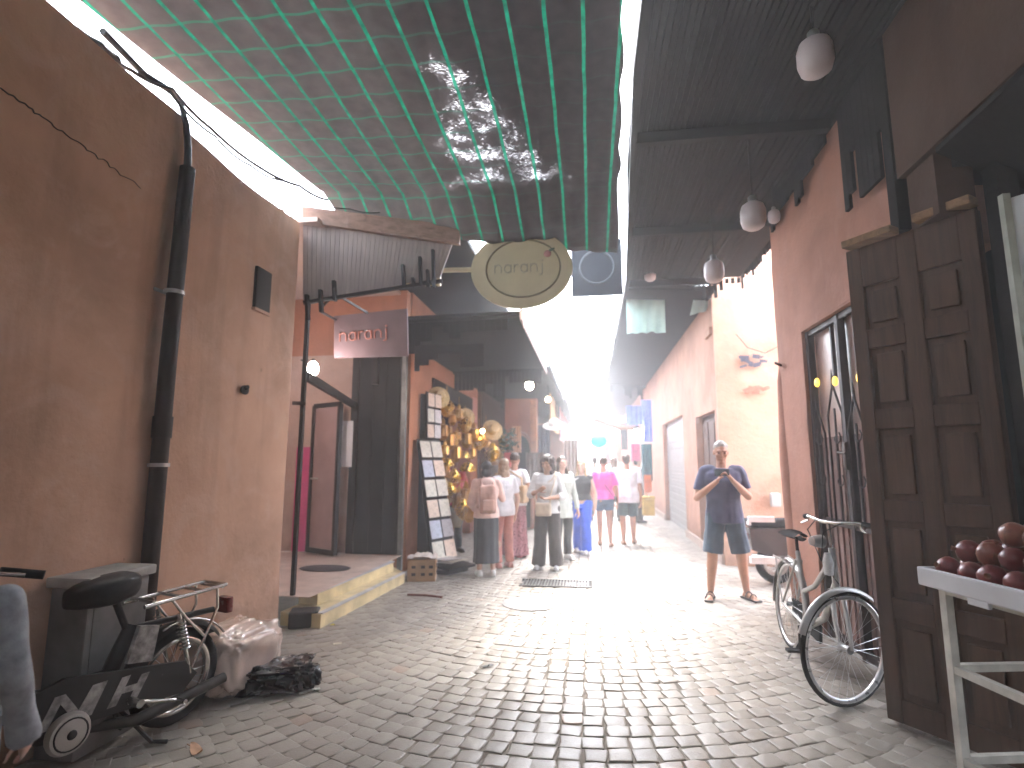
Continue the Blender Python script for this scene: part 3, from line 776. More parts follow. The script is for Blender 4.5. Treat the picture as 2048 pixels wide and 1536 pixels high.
lit_lamp(1274,866,14.0,.10,'white glowing lamp in front of the blue cloths',emit('lit_bulb_white',(1,1,1),2))

# ---- postcard rack
rk = thing('postcard_rack', 'tall leaning wire rack full of postcards beside the carton', 'rack', (-2.2,7.9,0))
BL, BR, TL, TR = Vector((-2.17,7.6,.14)), Vector((-1.95,8.08,.14)), Vector((-2.50,7.86,1.84)), Vector((-2.30,8.33,1.84))
UL, UR = Vector((-2.44,8.08,1.86)), Vector((-2.30,8.36,1.86)); VL, VR = UL+Vector((0,0,.72)), UR+Vector((0,0,.70))
m = MB()
for a, c2 in ((BL,TL),(BR,TR),(UL,VL),(UR,VR)): m.tube([a+Vector((-.02,.02,-.1 if a.z < 1 else 0)),c2+Vector((-.02,.02,0))],.012,6)
for k in range(9):
    f = k/8; m.tube([BL.lerp(TL,f)+Vector((-.02,.02,0)),BR.lerp(TR,f)+Vector((-.02,.02,0))],.006,6)
m.part('wire_frame', blk, rk, smooth=50)
m = MB(); nn = (TL-BL).cross(BR-BL).normalized()
if nn.x < 0: nn = -nn
m.prism([BL-nn*.02,BR-nn*.02,TR-nn*.02,TL-nn*.02], -nn*.015); m.prism([UL+Vector((-.03,.03,0)),UR+Vector((-.03,.03,0)),VR+Vector((-.03,.03,0)),VL+Vector((-.03,.03,0))],(-.012,.012,0)); m.part('back_board', dkwood, rk)
m = MB(); m.prism([(-2.25,7.52,.13),(-2.02,7.95,.13),(-1.62,7.85,.06),(-1.88,7.38,.06)],(0,0,.03)); m.prism([(-2.22,7.55,0),(-2.04,7.92,0),(-1.72,7.83,0),(-1.92,7.46,0)],(0,0,.06)); m.part('foot_tray', blk, rk)
cardcols = [(.58,.55,.55),(.45,.47,.55),(.62,.38,.27),(.60,.56,.48),(.36,.33,.34),(.64,.50,.40)]
def card_mat(i):
    nm = 'postcard_print_%d' % i
    if nm in MATS: return MATS[nm]
    t = NT(nm); v = t.coord(); base = cardcols[i]
    vz = t.n('ShaderNodeTexVoronoi'); vz.inputs['Scale'].default_value = 22; t.l(v, vz.inputs['Vector'])
    vz2 = t.ramp(vz.outputs['Distance'], [(.1, mul(base,.45)), (.5, base)]); c = t.mix(t.noise(v,9,3), vz2, mul(base,1.1))
    t.l(c, t.b.inputs['Base Color']); t.set(Roughness=.35); MATS[nm] = t.m; return t.m
cr = random.Random(8)
def cards(bl, br_, tl, tr, cols, rows, n):
    for r_ in range(rows):
        for c_ in range(cols):
            def pt(u,v): return bl.lerp(br_,u).lerp(tl.lerp(tr,u),v)
            u0, u1 = (c_+.06)/cols, (c_+.94)/cols; v0 = (r_+.06+cr.uniform(-.02,.02))/rows; v1 = (r_+.90)/rows
            m = MB(); off = n*.012
            m.prism([pt(u0,v0)+off*2,pt(u1,v0)+off*2,pt(u1,v1)+off,pt(u0,v1)+off], n*.004)
            m.top('postcard', card_mat(cr.randrange(6)), 'glossy postcard slotted into the tall leaning rack', 'postcard', 'postcards in the leaning rack')
cards(BL,BR,TL,TR,2,6,nn); cards(UL,UR,VL,VR,2,3,Vector((.8,-.6,0)))
for k in range(7):
    p = Vector((-1.94,7.63,.165+k*.006)) + Vector((cr.uniform(-.1,.1),cr.uniform(-.1,.1),0))
    m = MB(); m.cbox(p,(.24,.30,.005),rotM('Z',-25+cr.uniform(-18,18))); m.top('postcard', card_mat(cr.randrange(6)), 'loose print lying on the foot of the postcard rack', 'postcard', 'prints on the rack foot')
# ---- carton
p = gp(843,1162); cz = .27
kraft = basic('brown_carton', (.30,.185,.10), .8, .25, 7, bump=.15)
cx_ = thing('carton', 'brown carton with holed sides wrapped in clear plastic', 'box', (p.x,p.y,0), R(12))
m = MB(); m.cbox((0,.1,cz/2),(.36,.30,cz),None,.012); m.part('box_body', kraft, cx_, world=False)
for ix in (-.1,.02,.12):
    for iz in (.08,.17): m = MB(); m.cbox((ix,-.051,iz+.01),(.05,.004,.035)); m.part('vent_slot', hole, cx_, world=False)
for iy in (.03,.14):
    for iz in (.08,.17): m = MB(); m.cbox((.181,iy+.02,iz+.01),(.004,.06,.035)); m.part('vent_slot', hole, cx_, world=False)
film = basic('clear_crinkled_film', (.6,.52,.46), .2, .1, 6, trans=.0, bump=.6, bscale=18)
m = MB(); fr_ = random.Random(2)
m.grid(lambda u,v: Vector(((u-.5)*.38, .1+(v-.5)*.32, cz+.01+.05*abs(noise.noise(Vector((u*5,v*5,1))))+ (.02 if .2<u<.8 else 0))), 16, 14); m.part('film', film, cx_, smooth=80, world=False)

# ---- brass lanterns and hats hanging in the stall
brass = basic('brass', (.62,.36,.08), .28, .25, 10, metal=1.0)
brass2 = basic('old_brass', (.48,.26,.07), .36, .35, 8, metal=.9)
straw = basic('woven_straw', (.58,.42,.20), .8, .25, 40, bump=.5, bscale=90)
def lantern_proto(kind):
    s = [[(.005,.16),(.03,.15),(.05,.11),(.10,.06),(.125,0),(.10,-.07),(.05,-.12),(.02,-.15),(.0,-.17)],
         [(.005,.2),(.025,.17),(.03,.10),(.075,.08),(.085,-.08),(.06,-.10),(.03,-.14),(0,-.15)],
         [(.005,.10),(.06,.09),(.12,.02),(.15,-.06),(.155,-.07)]][kind]
    m = MB(); m.lathe(list(reversed(s)) if kind < 2 else list(reversed(s)), (0,0,0), 10)
    # raised ribs
    for k in range(10):
        a = 2*PI*k/10; m.tube([(r_*1.03*math.cos(a), r_*1.03*math.sin(a), z) for r_, z in s[1:-1]], .004, 4)
    h = MB(); h.tube([(0,0,.14),(0,0,.34)],.004,5); h.tube([(math.cos(2*PI*k/8)*.02,0,.16+math.sin(2*PI*k/8)*.02) for k in range(8)],.004,4,closed=True)
    return m, h
protos = []
for kind in range(3):
    L = thing('brass_lantern', ['round pierced brass lantern hanging in the dark stall','tall six sided brass lantern hanging in the dark stall','open brass lamp shade hanging in the dark stall'][kind], 'lantern', (0,0,0), 0, ['round brass lanterns in the stall','tall brass lanterns in the stall','brass shades in the stall'][kind])
    m, h = lantern_proto(kind); m.part('lantern_body', brass if kind != 1 else brass2, L, smooth=30, world=False); h.part('hook', brass2, L, world=False)
    protos.append(L)
spots = [(893,815,8.9),(905,838,9.0),(918,828,9.2),(930,850,9.3),(886,862,8.8),(900,880,8.9),(915,872,9.2),(933,878,9.4),(948,868,9.6),(890,900,8.8),(912,905,9.1),(928,910,9.3),(886,940,8.75),(935,935,9.3),(945,905,9.5),(918,1000,8.5),(926,1018,8.4),(938,1025,8.3),(932,990,8.5),(945,1000,8.6),(990,985,8.9),(995,1008,8.9),(992,1025,8.8),(900,985,8.6),(958,880,9.8),(975,890,10.2),(985,905,10.2),(972,862,10.4),(908,955,8.7),(893,925,8.7)]
used = [0,0,0]; lr = random.Random(4)
for i,(px,py,Y) in enumerate(spots):
    k = lr.choice([0,0,1,1,2]); o = protos[k] if not used[k] else copy_tree(protos[k]); used[k] += 1
    o.location = yp(px,py,Y); o.rotation_euler = (0,0,lr.uniform(0,3)); s = lr.uniform(.75,1.2); o.scale = (s,s,s)
hats = [((877,795,8.7),.19,'woven straw hat hanging highest by the postcards'),((932,834,9.6),.17,'woven straw hat hanging in the middle of the stall'),((985,860,10.2),.2,'tall woven straw hat over the women shoppers'),((880,968,8.4),.13,'small straw basket low beside the rack')]
for (q, r_, lab) in hats:
    p = yp(*q); L = MB(); M = rotM('Y',75) @ rotM('X',20)
    L.lathe([(r_*1.0,0),(r_*.95,.012),(r_*.55,.02),(r_*.5,.10),(r_*.35,.14),(0,.15)], p, 18, rotM('Z',-40) @ M); L.top('straw_hat', straw, lab, 'hat', 'straw hats on the stall', smooth=40)
# dim bags and cloths inside the stall
for (px,py,Y,wd,hh,col,lab) in ((925,1010,9.0,.28,.42,(.55,.30,.05),'shiny golden bag hanging low in the stall'),(998,1000,8.6,.2,.45,(.66,.42,.06),'golden yellow bag beside the pink hooded top'),(905,1035,8.6,.24,.3,(.33,.28,.20),'pale woven bag standing by the postcard rack'),
        (985,905,11.0,.22,.5,(.35,.20,.10),'brown leather bag hanging above the shoppers'),(1000,895,11.5,.2,.5,(.42,.28,.10),'tan leather bag hanging beside green plants')):
    p = yp(px,py,Y); m = MB()
    m.grid(lambda u,v: p+Vector(((u-.5)*wd*(1+.25*math.sin(PI*v)), -.06*math.sin(PI*u)*math.sin(PI*min(1,v*1.1))-.01, (v-.5)*hh)), 10, 10)
    m.grid(lambda u,v: p+Vector(((u-.5)*wd*(1+.25*math.sin(PI*v)), .06*math.sin(PI*u)*math.sin(PI*min(1,v*1.1))+.01, (v-.5)*hh)), 10, 10)
    m.tube([p+Vector((-wd*.3,0,hh*.5)), p+Vector((-wd*.15,0,hh*.9)), p+Vector((wd*.15,0,hh*.9)), p+Vector((wd*.3,0,hh*.5))], .01, 6)
    m.top('hanging_bag', basic('bag_%d_%d' % (px,py), col, .4, .3, 12, metal=.3 if 'gold' in lab else 0), lab, 'bag', smooth=60)
# wall bits: pink paper on plaster pier, leafy plant
p = yp(962,815,11.95); m = MB(); m.box((SX-.02,11.95,p.z-.3),(SX+.02,12.45,p.z+.25)); m.top('pink_board', basic('pink_board',(.55,.25,.2),.7,.1), 'pink painted board on the shop wall beside the lintel', 'board')
def plant(px,py,Y,rad,label):
    c = yp(px,py,Y); T = thing('hanging_plant', label, 'plant', c); m = MB(); r = random.Random(px)
    for k in range(170):
        d_ = Vector((r.gauss(0,1),r.gauss(0,1),r.gauss(0,1.2))).normalized()*rad*r.random()**.4; d_.z *= 1.5
        p = d_; a = Vector((r.gauss(0,1),r.gauss(0,1),r.gauss(-.4,.7))).normalized(); s_ = a.orthogonal().normalized(); L_ = r.uniform(.06,.13); w_ = L_*.24
        n_ = a.cross(s_)*.01
        m.add([p,p+a*L_*.5+s_*w_+n_,p+a*L_,p+a*L_*.5-s_*w_+n_],[(0,1,2,3)])
    m.part('leaves', basic('dark_leaf',(.03,.075,.04),.45,.4,20), T, world=False)
    s = MB(); s.lathe([(.05,-.3),(.09,-.12),(.10,-.1)],(0,0,-rad*.9),12); s.part('pot', iron, T, world=False)
plant(1015,885,11.4,.22,'dark green leafy plant hanging between stall and arch')
# long orange garments on the arch pier
def cloth(name, px0, py0, px1, py1, Y, col, label, cat='textile', group=None, folds=4, X=None, mat=None):
    if X is None: a = yp(px0,py0,Y); c = yp(px1,py1,Y)
    else: a = xp(px0,py0,X); c = xp(px1,py1,X)
    m = MB()
    def fn(u,v):
        p = Vector((a.x+(c.x-a.x)*u, a.y+(c.y-a.y)*u, a.z+(c.z-a.z)*v))
        k = .035*math.sin(u*folds*2*PI + v*1.3)*(.4+.6*v) + .02*noise.noise(Vector((u*3+px0,v*3,0)))
        return p + (Vector((0,k,0)) if X is None else Vector((k,0,0))) + Vector((0,0,.03*noise.noise(Vector((u*4,px0,v)))*v))
    m.grid(fn, 26, 12)
    # a real thickness: second sheet behind, edges closed
    n = len(m.v); off = Vector((0,.02,0)) if X is None else Vector((-.02,0,0))
    m.grid(lambda u,v: fn(u,v)+off, 26, 12)
    nu, nv = 27, 13
    for i in range(nu-1): m.f.append((i,i+1,n+i+1,n+i)); m.f.append(((nv-1)*nu+i,(nv-1)*nu+i+1,n+(nv-1)*nu+i+1,n+(nv-1)*nu+i)); m.mi += [0,0]
    for j in range(nv-1): m.f.append((j*nu,(j+1)*nu,n+(j+1)*nu,n+j*nu)); m.f.append((j*nu+nu-1,(j+1)*nu+nu-1,n+(j+1)*nu+nu-1,n+j*nu+nu-1)); m.mi += [0,0]
    return m.top(name, mat or basic(label[:30].replace(' ','_'), col, .85, .3, 6, sheen=.3), label, cat, group, smooth=70)
cloth('hanging_garment',1024,852,1042,905,12.7,(.62,.36,.20),'pale orange garment hanging on the arched pier','garment')
cloth('hanging_garment',1060,800,1074,905,12.6,(.50,.22,.08),'long rust garment at the side of the arch','garment')
cloth('hanging_textile',1100,775,1116,868,12.0,(.62,.36,.10),'yellow orange textile hung on the shop corner','textile','bright textiles hung along the shop edge',X=-.95)
cloth('hanging_textile',1118,768,1138,892,12.0,(.60,.16,.20),'rose red textile hung beside the yellow one','textile','bright textiles hung along the shop edge',X=-.90)
cloth('hanging_textile',1139,790,1150,888,12.0,(.66,.30,.30),'pale pink textile hung past the red one','textile','bright textiles hung along the shop edge',X=-.88)
cloth('hanging_textile',1151,812,1162,885,12.0,(.55,.30,.20),'narrow coral textile hung farthest along the row','textile','bright textiles hung along the shop edge',X=-.84)
cloth('hanging_textile',1075,850,1100,925,13.2,(.035,.045,.07),'dark navy cloth hanging below the shop lamp','textile')
cloth('hanging_textile',1128,880,1158,985,13.6,(.20,.12,.09),'brown robe hanging under the pink textiles','textile')
cloth('hanging_textile',1052,905,1088,965,12.3,(.12,.09,.075),'dark brown rug propped by the arch','textile')
cloth('hanging_textile',1008,905,1022,935,11.0,(.50,.03,.02),'red cloth hanging below the leafy plant','textile')
# white brimmed hat displayed
p = yp(1108,852,12.4); m = MB(); m.lathe([(.26,0),(.25,.015),(.13,.03),(.12,.12),(.08,.15),(0,.155)], p, 20, rotM('X',25)); m.top('sun_hat', basic('white_felt',(.62,.58,.55),.8,.1), 'white brimmed hat displayed under the yellow textile', 'hat', smooth=40)
# ================================================================== RIGHT NEAR BUILDING with gate
RX = 2.0
b = thing('terracotta_building', 'terracotta plastered building with an iron gate in its shadowed front', 'building', (2.3, 4.6, 0))
def rw(y0, y1, z0, z1, mb, nu=30, nv=30):
    def fn(u, v):
        y = y0+(y1-y0)*u; z = z0+(z1-z0)*v
        w = noise.noise(Vector((y*.9, z*.9, 7)))*.018 + noise.noise(Vector((y*3, z*3, 2)))*.005
        return (RX-w, y, z)
    mb.grid(fn, nu, nv)
gY0, gY1, gZ = 4.10, 5.41, 2.74
w = MB(); rw(gY1,6.06,0,4.35,w,14,60); rw(3.40,gY1,gZ,4.35,w,40,30)
# rounded street corner and return wall into the side alley
w.tube([(RX+.055,6.06,0),(RX+.04,6.06,1.5),(RX+.055,6.06,2.35),(RX+.06,6.06,2.6),(RX+.06,6.06,4.35)],[.085,.10,.085,.05,.05],12)
w.box((RX+.05,gY1+.02,0),(5.5,6.10,4.3)); w.box((RX+.03,3.40,gZ+.02),(RX+.4,gY1,4.3)); w.box((RX+.06,-14,0),(RX+.5,.3,4.3))
w.part('wall', pl_right, b, smooth=60)
rv = MB(); rv.box((RX-.0,gY1-.005,0),(RX+.3,gY1+.01,gZ)); rv.box((RX+.0,gY0,gZ-.02),(RX+.3,gY1,gZ-.001)); rv.part('reveal', pl_right, b)
# upper storey block nearer the camera, its pilaster
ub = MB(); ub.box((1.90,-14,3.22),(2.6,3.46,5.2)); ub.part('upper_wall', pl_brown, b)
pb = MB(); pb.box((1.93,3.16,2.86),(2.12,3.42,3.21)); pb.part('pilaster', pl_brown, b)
pb = MB(); pb.box((1.89,3.47,2.9),(1.96,3.56,4.19)); pb.part('post', dkwood, b)
# interior of the near shop, dark
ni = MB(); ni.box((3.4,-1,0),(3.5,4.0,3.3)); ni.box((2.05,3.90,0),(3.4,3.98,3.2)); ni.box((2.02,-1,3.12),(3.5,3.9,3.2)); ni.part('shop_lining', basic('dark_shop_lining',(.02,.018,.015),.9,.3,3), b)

# ---- ornamental gate
gm = basic('brown_gate_metal', (.035,.021,.018), .6, .3, 10, spec=.25)
gp2 = basic('brown_gate_sheet', (.17,.092,.075), .55, .35, 5, bump=.15, bscale=8)
gt = thing('iron_gate', 'tall brown metal gate with pointed scroll bars in the terracotta wall', 'gate', (RX+.05,(gY0+gY1)/2,0))
m = MB()
gx = RX+.06
for y in (gY0+.02,gY1-.03,(gY0+gY1)/2): m.bar((gx,y,0),(gx,y,gZ-.03),.05,.06,up=(1,0,0))
for z in (.05,1.0,gZ-.05): m.bar((gx,gY0,z),(gx,gY1,z),.04,.05)
m.part('gate_frame', gm, gt)
m = MB(); ns = 24
for k in range(ns):
    y = gY0+.03+(gY1-gY0-.06)*k/ns; wv = .012 if k % 2 else 0
    m.box((gx+.02+wv,y,.05),(gx+.035+wv,y+(gY1-gY0-.06)/ns*.97,1.72))
m.part('sheet_panel', gp2, gt)
glass = basic('reflecting_transom_glass', (.36,.24,.20), .35, .3, 3, spec=.5)  # brown reflection in the panes put into the base colour
m = MB(); m.box((gx+.045,gY0+.03,1.725),(gx+.06,gY1-.03,gZ-.03)); m.part('transom_pane', glass, gt)
m = MB()
nb = 4
for k in range(nb):
    yc = gY0+.12+(gY1-gY0-.24)*(k+.0)/(nb-1); hh = 2.05 if k % 2 else 2.2
    m.tube([(gx-.02,yc,1.0),(gx-.02,yc,hh-.25)], .009, 6)
    for s in (-1,1):
        wd = .135
        m.tube([(gx-.02,yc,hh),(gx-.02,yc+s*.012,hh-.07),(gx-.02,yc+s*wd*.55,hh-.19),(gx-.02,yc+s*wd,hh-.30),(gx-.02,yc+s*wd,1.0)], .009, 6)
    m.tube([(gx-.02,yc,hh-.01),(gx-.02,yc,hh+.09)], [.012,.002], 6)
    # leaf curls between the bars
    for z in (1.35,1.7): m.tube([(gx-.02,yc+.07*math.sin(q*.7)*(.3+q/9),z+.05*math.cos(q*.7)*(.3+q/9)) for q in range(9)], .006, 5)
m.part('scroll_bar', gm, gt, smooth=50)
m = MB(); m.cbox((gx-.03,(gY0+gY1)/2,1.55),(.04,.06,.22),None,.01); m.tube([(gx-.06,(gY0+gY1)/2-.0,1.58),(gx-.09,(gY0+gY1)/2,1.58),(gx-.09,(gY0+gY1)/2-.13,1.57)],.012,8); m.part('lock', iron, gt, smooth=40)
m = MB(); 
for y in (gY0+.42,gY0+.83): m.box((gx-.0,y,2.2),(gx+.03,y+.025,gZ-.05))
m.part('mullion', gm, gt)
for i,(px,py) in enumerate(((1612,765),(1646,765),(1683,762),(1733,755))):
    p = xp(px,py,RX+.085); m = MB(); m.ball((RX+.135,p.y,p.z),(.02,.035,.042),10,8)
    # small yellow bulbs in the fanlight
    for k in range(len(m.v)): m.v[k].x -= .10
    m.top('gate_bulb', emit('yellow_bulb',(1.0,.62,.08), (.10 if i < 2 else .05)), 'small yellow light bulb glowing in the gate fanlight', 'light bulb', 'yellow bulbs in the gate fanlight', smooth=60)

# ---- wooden door leaf swung into the street
dw = wood('brown_panelled_door', (.085,.044,.024), 'z', .7, .5)
dwf = wood('brown_door_panel', (.095,.050,.027), 'z', .7, .5)
A = Vector((1.70,3.72,0)); B = Vector((2.10,3.14,0)); U = (B-A).normalized(); Nn = Vector((U.y,-U.x,0)); Nn = Nn if Nn.y < 0 else -Nn; W = (B-A).length; DH = 2.86
dl = thing('panelled_door', 'heavy brown panelled wooden door leaf standing open into the street', 'door', A)
Md = Matrix((U, -Nn, Vector((0,0,1)))).transposed()
def dbox(m, u0,u1,n0,n1,z0,z1):   # n outward from the face
    c = A + U*((u0+u1)/2) + Nn*((n0+n1)/2) + Vector((0,0,(z0+z1)/2))
    m.cbox(c, (u1-u0, n1-n0, z1-z0), Md, .006)
m = MB(); dbox(m,0,W,-.045,-.01,.03,DH); m.part('door_leaf', dwf, dl)
m = MB(); st_ = [0,.085,W/2-.045,W/2+.045,W-.085,W]
for u0,u1 in ((0,.085),(W/2-.05,W/2+.05),(W-.085,W)): dbox(m,u0,u1,-.01,.022,.03,DH)
zs = [.03,.16,.62,.72,1.18,1.28,1.74,1.84,2.24,2.34,2.62,DH]
for z0,z1 in ((.03,.16),(.60,.72),(1.16,1.28),(1.70,1.82),(2.20,2.32),(2.60,DH)):
    for u0,u1 in ((.085,W/2-.05),(W/2+.05,W-.085)): dbox(m,u0+.001,u1-.001,-.01,.019,z0,z1)
m.part('stile', dw, dl)
zz = [(.16,.60),(.72,1.16),(1.28,1.70),(1.82,2.20),(2.32,2.60)]
for z0,z1 in zz:
    for u0,u1 in ((.085,W/2-.05),(W/2+.05,W-.085)):
        m = MB(); dbox(m,u0+.035,u1-.035,-.01,.012,z0+.04,z1-.04); m.part('door_panel', dwf, dl)
m = MB(); dbox(m,.02,W*.45,-.0,.10,DH+.005,DH+.05); m.part('top_batten', wood('pale_batten',(.26,.15,.075),'x',.7), dl)
m = MB(); dbox(m,W*.62,W*1.02,-.0,.10,DH-.06+.07,DH+.06); m.part('top_batten', MATS['pale_batten'], dl)
for (px,py,qx,qy,Y) in ((1733,560,1784,535,3.15),): pass
# door post behind leaf
m = MB(); m.box((2.12,3.00,0),(2.22,3.10,3.1)); m.top('door_post', dkwood, 'dark timber post at the hinge of the open door', 'post')
# near awning and white board at the picture edge
m = MB(); m.prism([(1.91,.6,3.20),(1.91,3.1,3.18),(2.85,3.1,2.62),(2.85,.6,2.66)],(0,0,.03))
m.top('side_awning', dkwood_x, 'dark boarded awning sloping over the fruit seller doorway', 'awning')
m = MB()
w0 = Vector((1.99,2.46,0)); 
m.prism([(2.12,2.94,.92),(2.18,2.98,.92),(2.80,2.26,.92),(2.74,2.22,.92)],(0,0,1.90))
wbt = thing('white_board', 'white upright board beside the open door behind the fruit table', 'board', (2.4,2.6,0))
m.part('board_face', basic('white_board_paint',(.58,.58,.56),.55,.1,3), wbt)
m = MB(); m.box((2.08,2.92,.95),(2.115,2.955,2.84)); m.box((2.80,2.20,0),(2.85,2.25,2.8)); m.part('frame_post', basic('pale_green_frame',(.30,.31,.25),.5,.2), wbt)

# ================================================================== SIDE ALLEY & FAR RIGHT BUILDINGS
bw = thing('sunlit_building', 'brightly lit peach plaster wall closing the side alley', 'building', (3.3, 8.8, 0))
def bfn(u,v):
    x = 1.945+u*5; z = v*(4.9) 
    top = (.25*abs(noise.noise(Vector((x*1.4,0,0)))) if v>.99 else 0)
    return (x, 8.72 + noise.noise(Vector((x*.8,z*.8,3)))*.025, z+top)
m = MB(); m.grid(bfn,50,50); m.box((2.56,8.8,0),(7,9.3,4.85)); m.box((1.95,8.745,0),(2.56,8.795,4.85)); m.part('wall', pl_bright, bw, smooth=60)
# painted marks on it
for (px,py,wd,hh,col,lab,k) in ((1505,722,.32,.16,(.09,.09,.12),'dark blurred stencil painted high on the sunlit wall',0),(1512,780,.34,.10,(.42,.17,.11),'faded red scrawl painted below the dark stencil',1)):
    p = yp(px,py,8.66); m = MB(); r = random.Random(k+3)
    for q in range(16):
        c = p + Vector((r.uniform(-.5,.5)*wd, 0, r.uniform(-.5,.5)*hh*(1-.3*k)))
        m.cbox(c, (r.uniform(.04,.12), .004+q*.0007, r.uniform(.02,.06)), rotM('Y', r.uniform(-30,30)))
    m.top('wall_marking', basic('paint_mark_%d'%k, col, .8, .3, 20), lab, 'painted mark')
p = yp(1538,1000,8.6)
m = MB(); m.cbox((p.x+.1,8.64,p.z),(.14,.07,.2),None,.02); m.top('meter_box', basic('grey_plastic',(.5,.5,.48),.5,.1), 'small pale meter box low on the sunlit wall', 'box')
cable([yp(1472,668,8.6),yp(1495,695,8.6),yp(1530,706,8.6),yp(1562,690,8.5)], .006, 'thin wire looping across the top of the sunlit wall', group=None)
m = MB(); p = yp(1562,732,6.0); m.bar((RX-.01,5.98,p.z),(RX-.09,5.90,p.z+.02),.02,.02); m.top('wall_hook', iron, 'small iron hook sticking out of the terracotta corner', 'hook')
# far right building along the street
fbld = thing('far_street_building', 'long plastered building with brown door and grey shutter beyond the bright wall', 'building', (2.3, 14, 0))
FX = 1.95
m = MB(); 
dy0, dy1, dz = 8.95, 10.55, 2.32
sy0, sy1, sz = 12.0, 15.2, 2.5
m.box((FX,8.80,0),(FX+.6,dy0,4.3)); m.box((FX,dy0,dz),(FX+.6,dy1,4.3)); m.box((FX,dy1,0),(FX+.6,sy0,4.3)); m.box((FX,sy0,sz),(FX+.6,sy1,4.3)); m.box((FX,sy1,0),(FX+.6,40,4.3))
m.part('wall', pl_pink, fbld)
m = MB(); m.box((FX+.12,dy0,0),(FX+.18,dy1,dz)); 
dd_ = m.part('door', wood('far_brown_door',(.13,.07,.05),'z',.6), fbld)
m = MB()
for k in range(3): m.box((FX+.105,dy0+.1+k*.5,.15),(FX+.121,dy0+.5+k*.5,1.05)); m.box((FX+.105,dy0+.1+k*.5,1.2),(FX+.121,dy0+.5+k*.5,2.2))
m.part('panel', MATS['far_brown_door'], dd_)
m = MB()
for k in range(30): m.box((FX+.1+.008*(k%2),sy0,k*sz/30),(FX+.12+.008*(k%2),sy1,(k+.96)*sz/30))
m.part('shutter', basic('grey_roller_shutter',(.30,.29,.28),.5,.15,4,metal=.3), fbld)
m = MB(); m.box((FX-.04,8.8,0),(FX-.001,sy0-.05,.14)); m.box((FX-.04,sy1,0),(FX-.001,40,.14)); m.part('plinth', basic('pale_plinth',(.36,.27,.22),.8,.2), fbld)
m = MB(); m.box((FX-.05,8.81,3.5),(FX-.002,9.2,3.62)); m.part('cornice', pl_pink, fbld)
canopy('far_canopy','long dark canopy on the other side of the lane past the bright alley', 8.47, 19, .62, FX, 4.17, 4.10, 61, None, False)
canopy('far_canopy','smallest dark canopy at the far end of the lane', 19.003, 32, .60, FX, 4.16, 4.09, 67, None)
# translucent tarps hung at the roof end
tarp = NT('pale_green_tarp'); 
v = tarp.coord(); cc = tarp.ramp(tarp.noise(v,3,4),[(.3,(.40,.52,.48)),(.7,(.58,.70,.66))])
df = tarp.n('ShaderNodeBsdfDiffuse'); tr = tarp.n('ShaderNodeBsdfTranslucent'); tarp.l(cc,df.inputs[0]); tarp.l(cc,tr.inputs[0])
mx = tarp.n('ShaderNodeMixShader'); mx.inputs[0].default_value = .6; tarp.l(df.outputs[0],mx.inputs[1]); tarp.l(tr.outputs[0],mx.inputs[2]); tarp.l(mx.outputs[0],tarp.out.inputs[0])
cloth('hanging_tarp',1252,588,1332,664,9.0,(1,1,1),'pale greenish tarpaulin hanging past the roof end','tarpaulin','pale tarpaulins past the roof end',mat=tarp.m)
def slanted(name,q,Y0,label):
    a,b_,c_,d_ = [yp(x,y,Y) for (x,y),Y in zip(q,Y0)]
    m = MB(); m.grid(lambda u,v: a.lerp(b_,u).lerp(d_.lerp(c_,u),v)+Vector((0,.02*math.sin(9*u),0)),10,8)
    n=len(m.v); m.grid(lambda u,v: a.lerp(b_,u).lerp(d_.lerp(c_,u),v)+Vector((0,.02*math.sin(9*u)+.015,0)),10,8)
    return m.top(name,tarp.m,label,'tarpaulin','pale tarpaulins past the roof end',smooth=70)
slanted('hanging_tarp',[(1392,577),(1430,575),(1412,622),(1380,630)],(8.9,8.9,9.1,9.1),'slanted pale tarpaulin strip above the far brown door')

# ---- far end stalls (right side of the lane)
cloth('hanging_textile',1252,812,1296,850,14.2,(.10,.14,.55),'wide bright blue cloth hung under the far canopy','textile','blue cloths under the far canopy')
cloth('hanging_textile',1282,800,1306,884,14.0,(.22,.28,.72),'tall pale blue cloth hung beside the white lamp','textile','blue cloths under the far canopy')
cloth('hanging_textile',1282,888,1306,962,12.6,(.02,.11,.13),'dark teal cloth panel hanging by the grey shutter','textile')
cloth('hanging_textile',1262,888,1281,922,13.2,(.55,.08,.20),'crimson pink cloth hanging beside the teal panel','textile')
cloth('hanging_garment',1288,950,1304,985,12.4,(.62,.16,.05),'orange garment hanging under the teal panel','garment')
cloth('hanging_garment',1228,868,1244,925,15.0,(.60,.38,.30),'pale peach garment hanging behind the walkers','garment')
cloth('hanging_garment',1208,870,1222,930,15.5,(.60,.42,.42),'cream pink garment hanging behind the woman in pink','garment')
cloth('hanging_garment',1240,846,1256,900,16.0,(.05,.05,.06),'black garment hanging deep under the far canopy','garment')
m = MB(); p = yp(1296,995,12.3); m.cbox(p,(.26,.3,.05),None,.01); m.cbox(p-Vector((0,0,.2)),(.24,.28,.34),None,.01); m.top('yellow_crate', basic('yellow_crate',(.40,.27,.05),.6,.2), 'yellow topped dark crate beside the far stall', 'crate')
p = yp(1197,882,13.0); L = thing('paper_lantern','turquoise round paper lantern hanging over the crowd','lantern',p)
m = MB(); m.ball((0,0,0),(.19,.19,.17),18,10); m.part('lamp_shade', basic('turquoise_paper',(.03,.62,.60),.6,.1), L, smooth=70, world=False)
m = MB(); m.tube([(0,0,.16),(0,0,1.6)],.006,5); m.part('cord', blk, L, world=False)
m = MB(); m.tube([yp(1188,838,15),yp(1215,848,15),yp(1240,855,14.9),yp(1270,853,14.8)],.07,8); m.top('rolled_awning', basic('brown_canvas',(.22,.13,.09),.9,.2), 'rolled brown awning slung under the far canopy', 'awning', smooth=60)
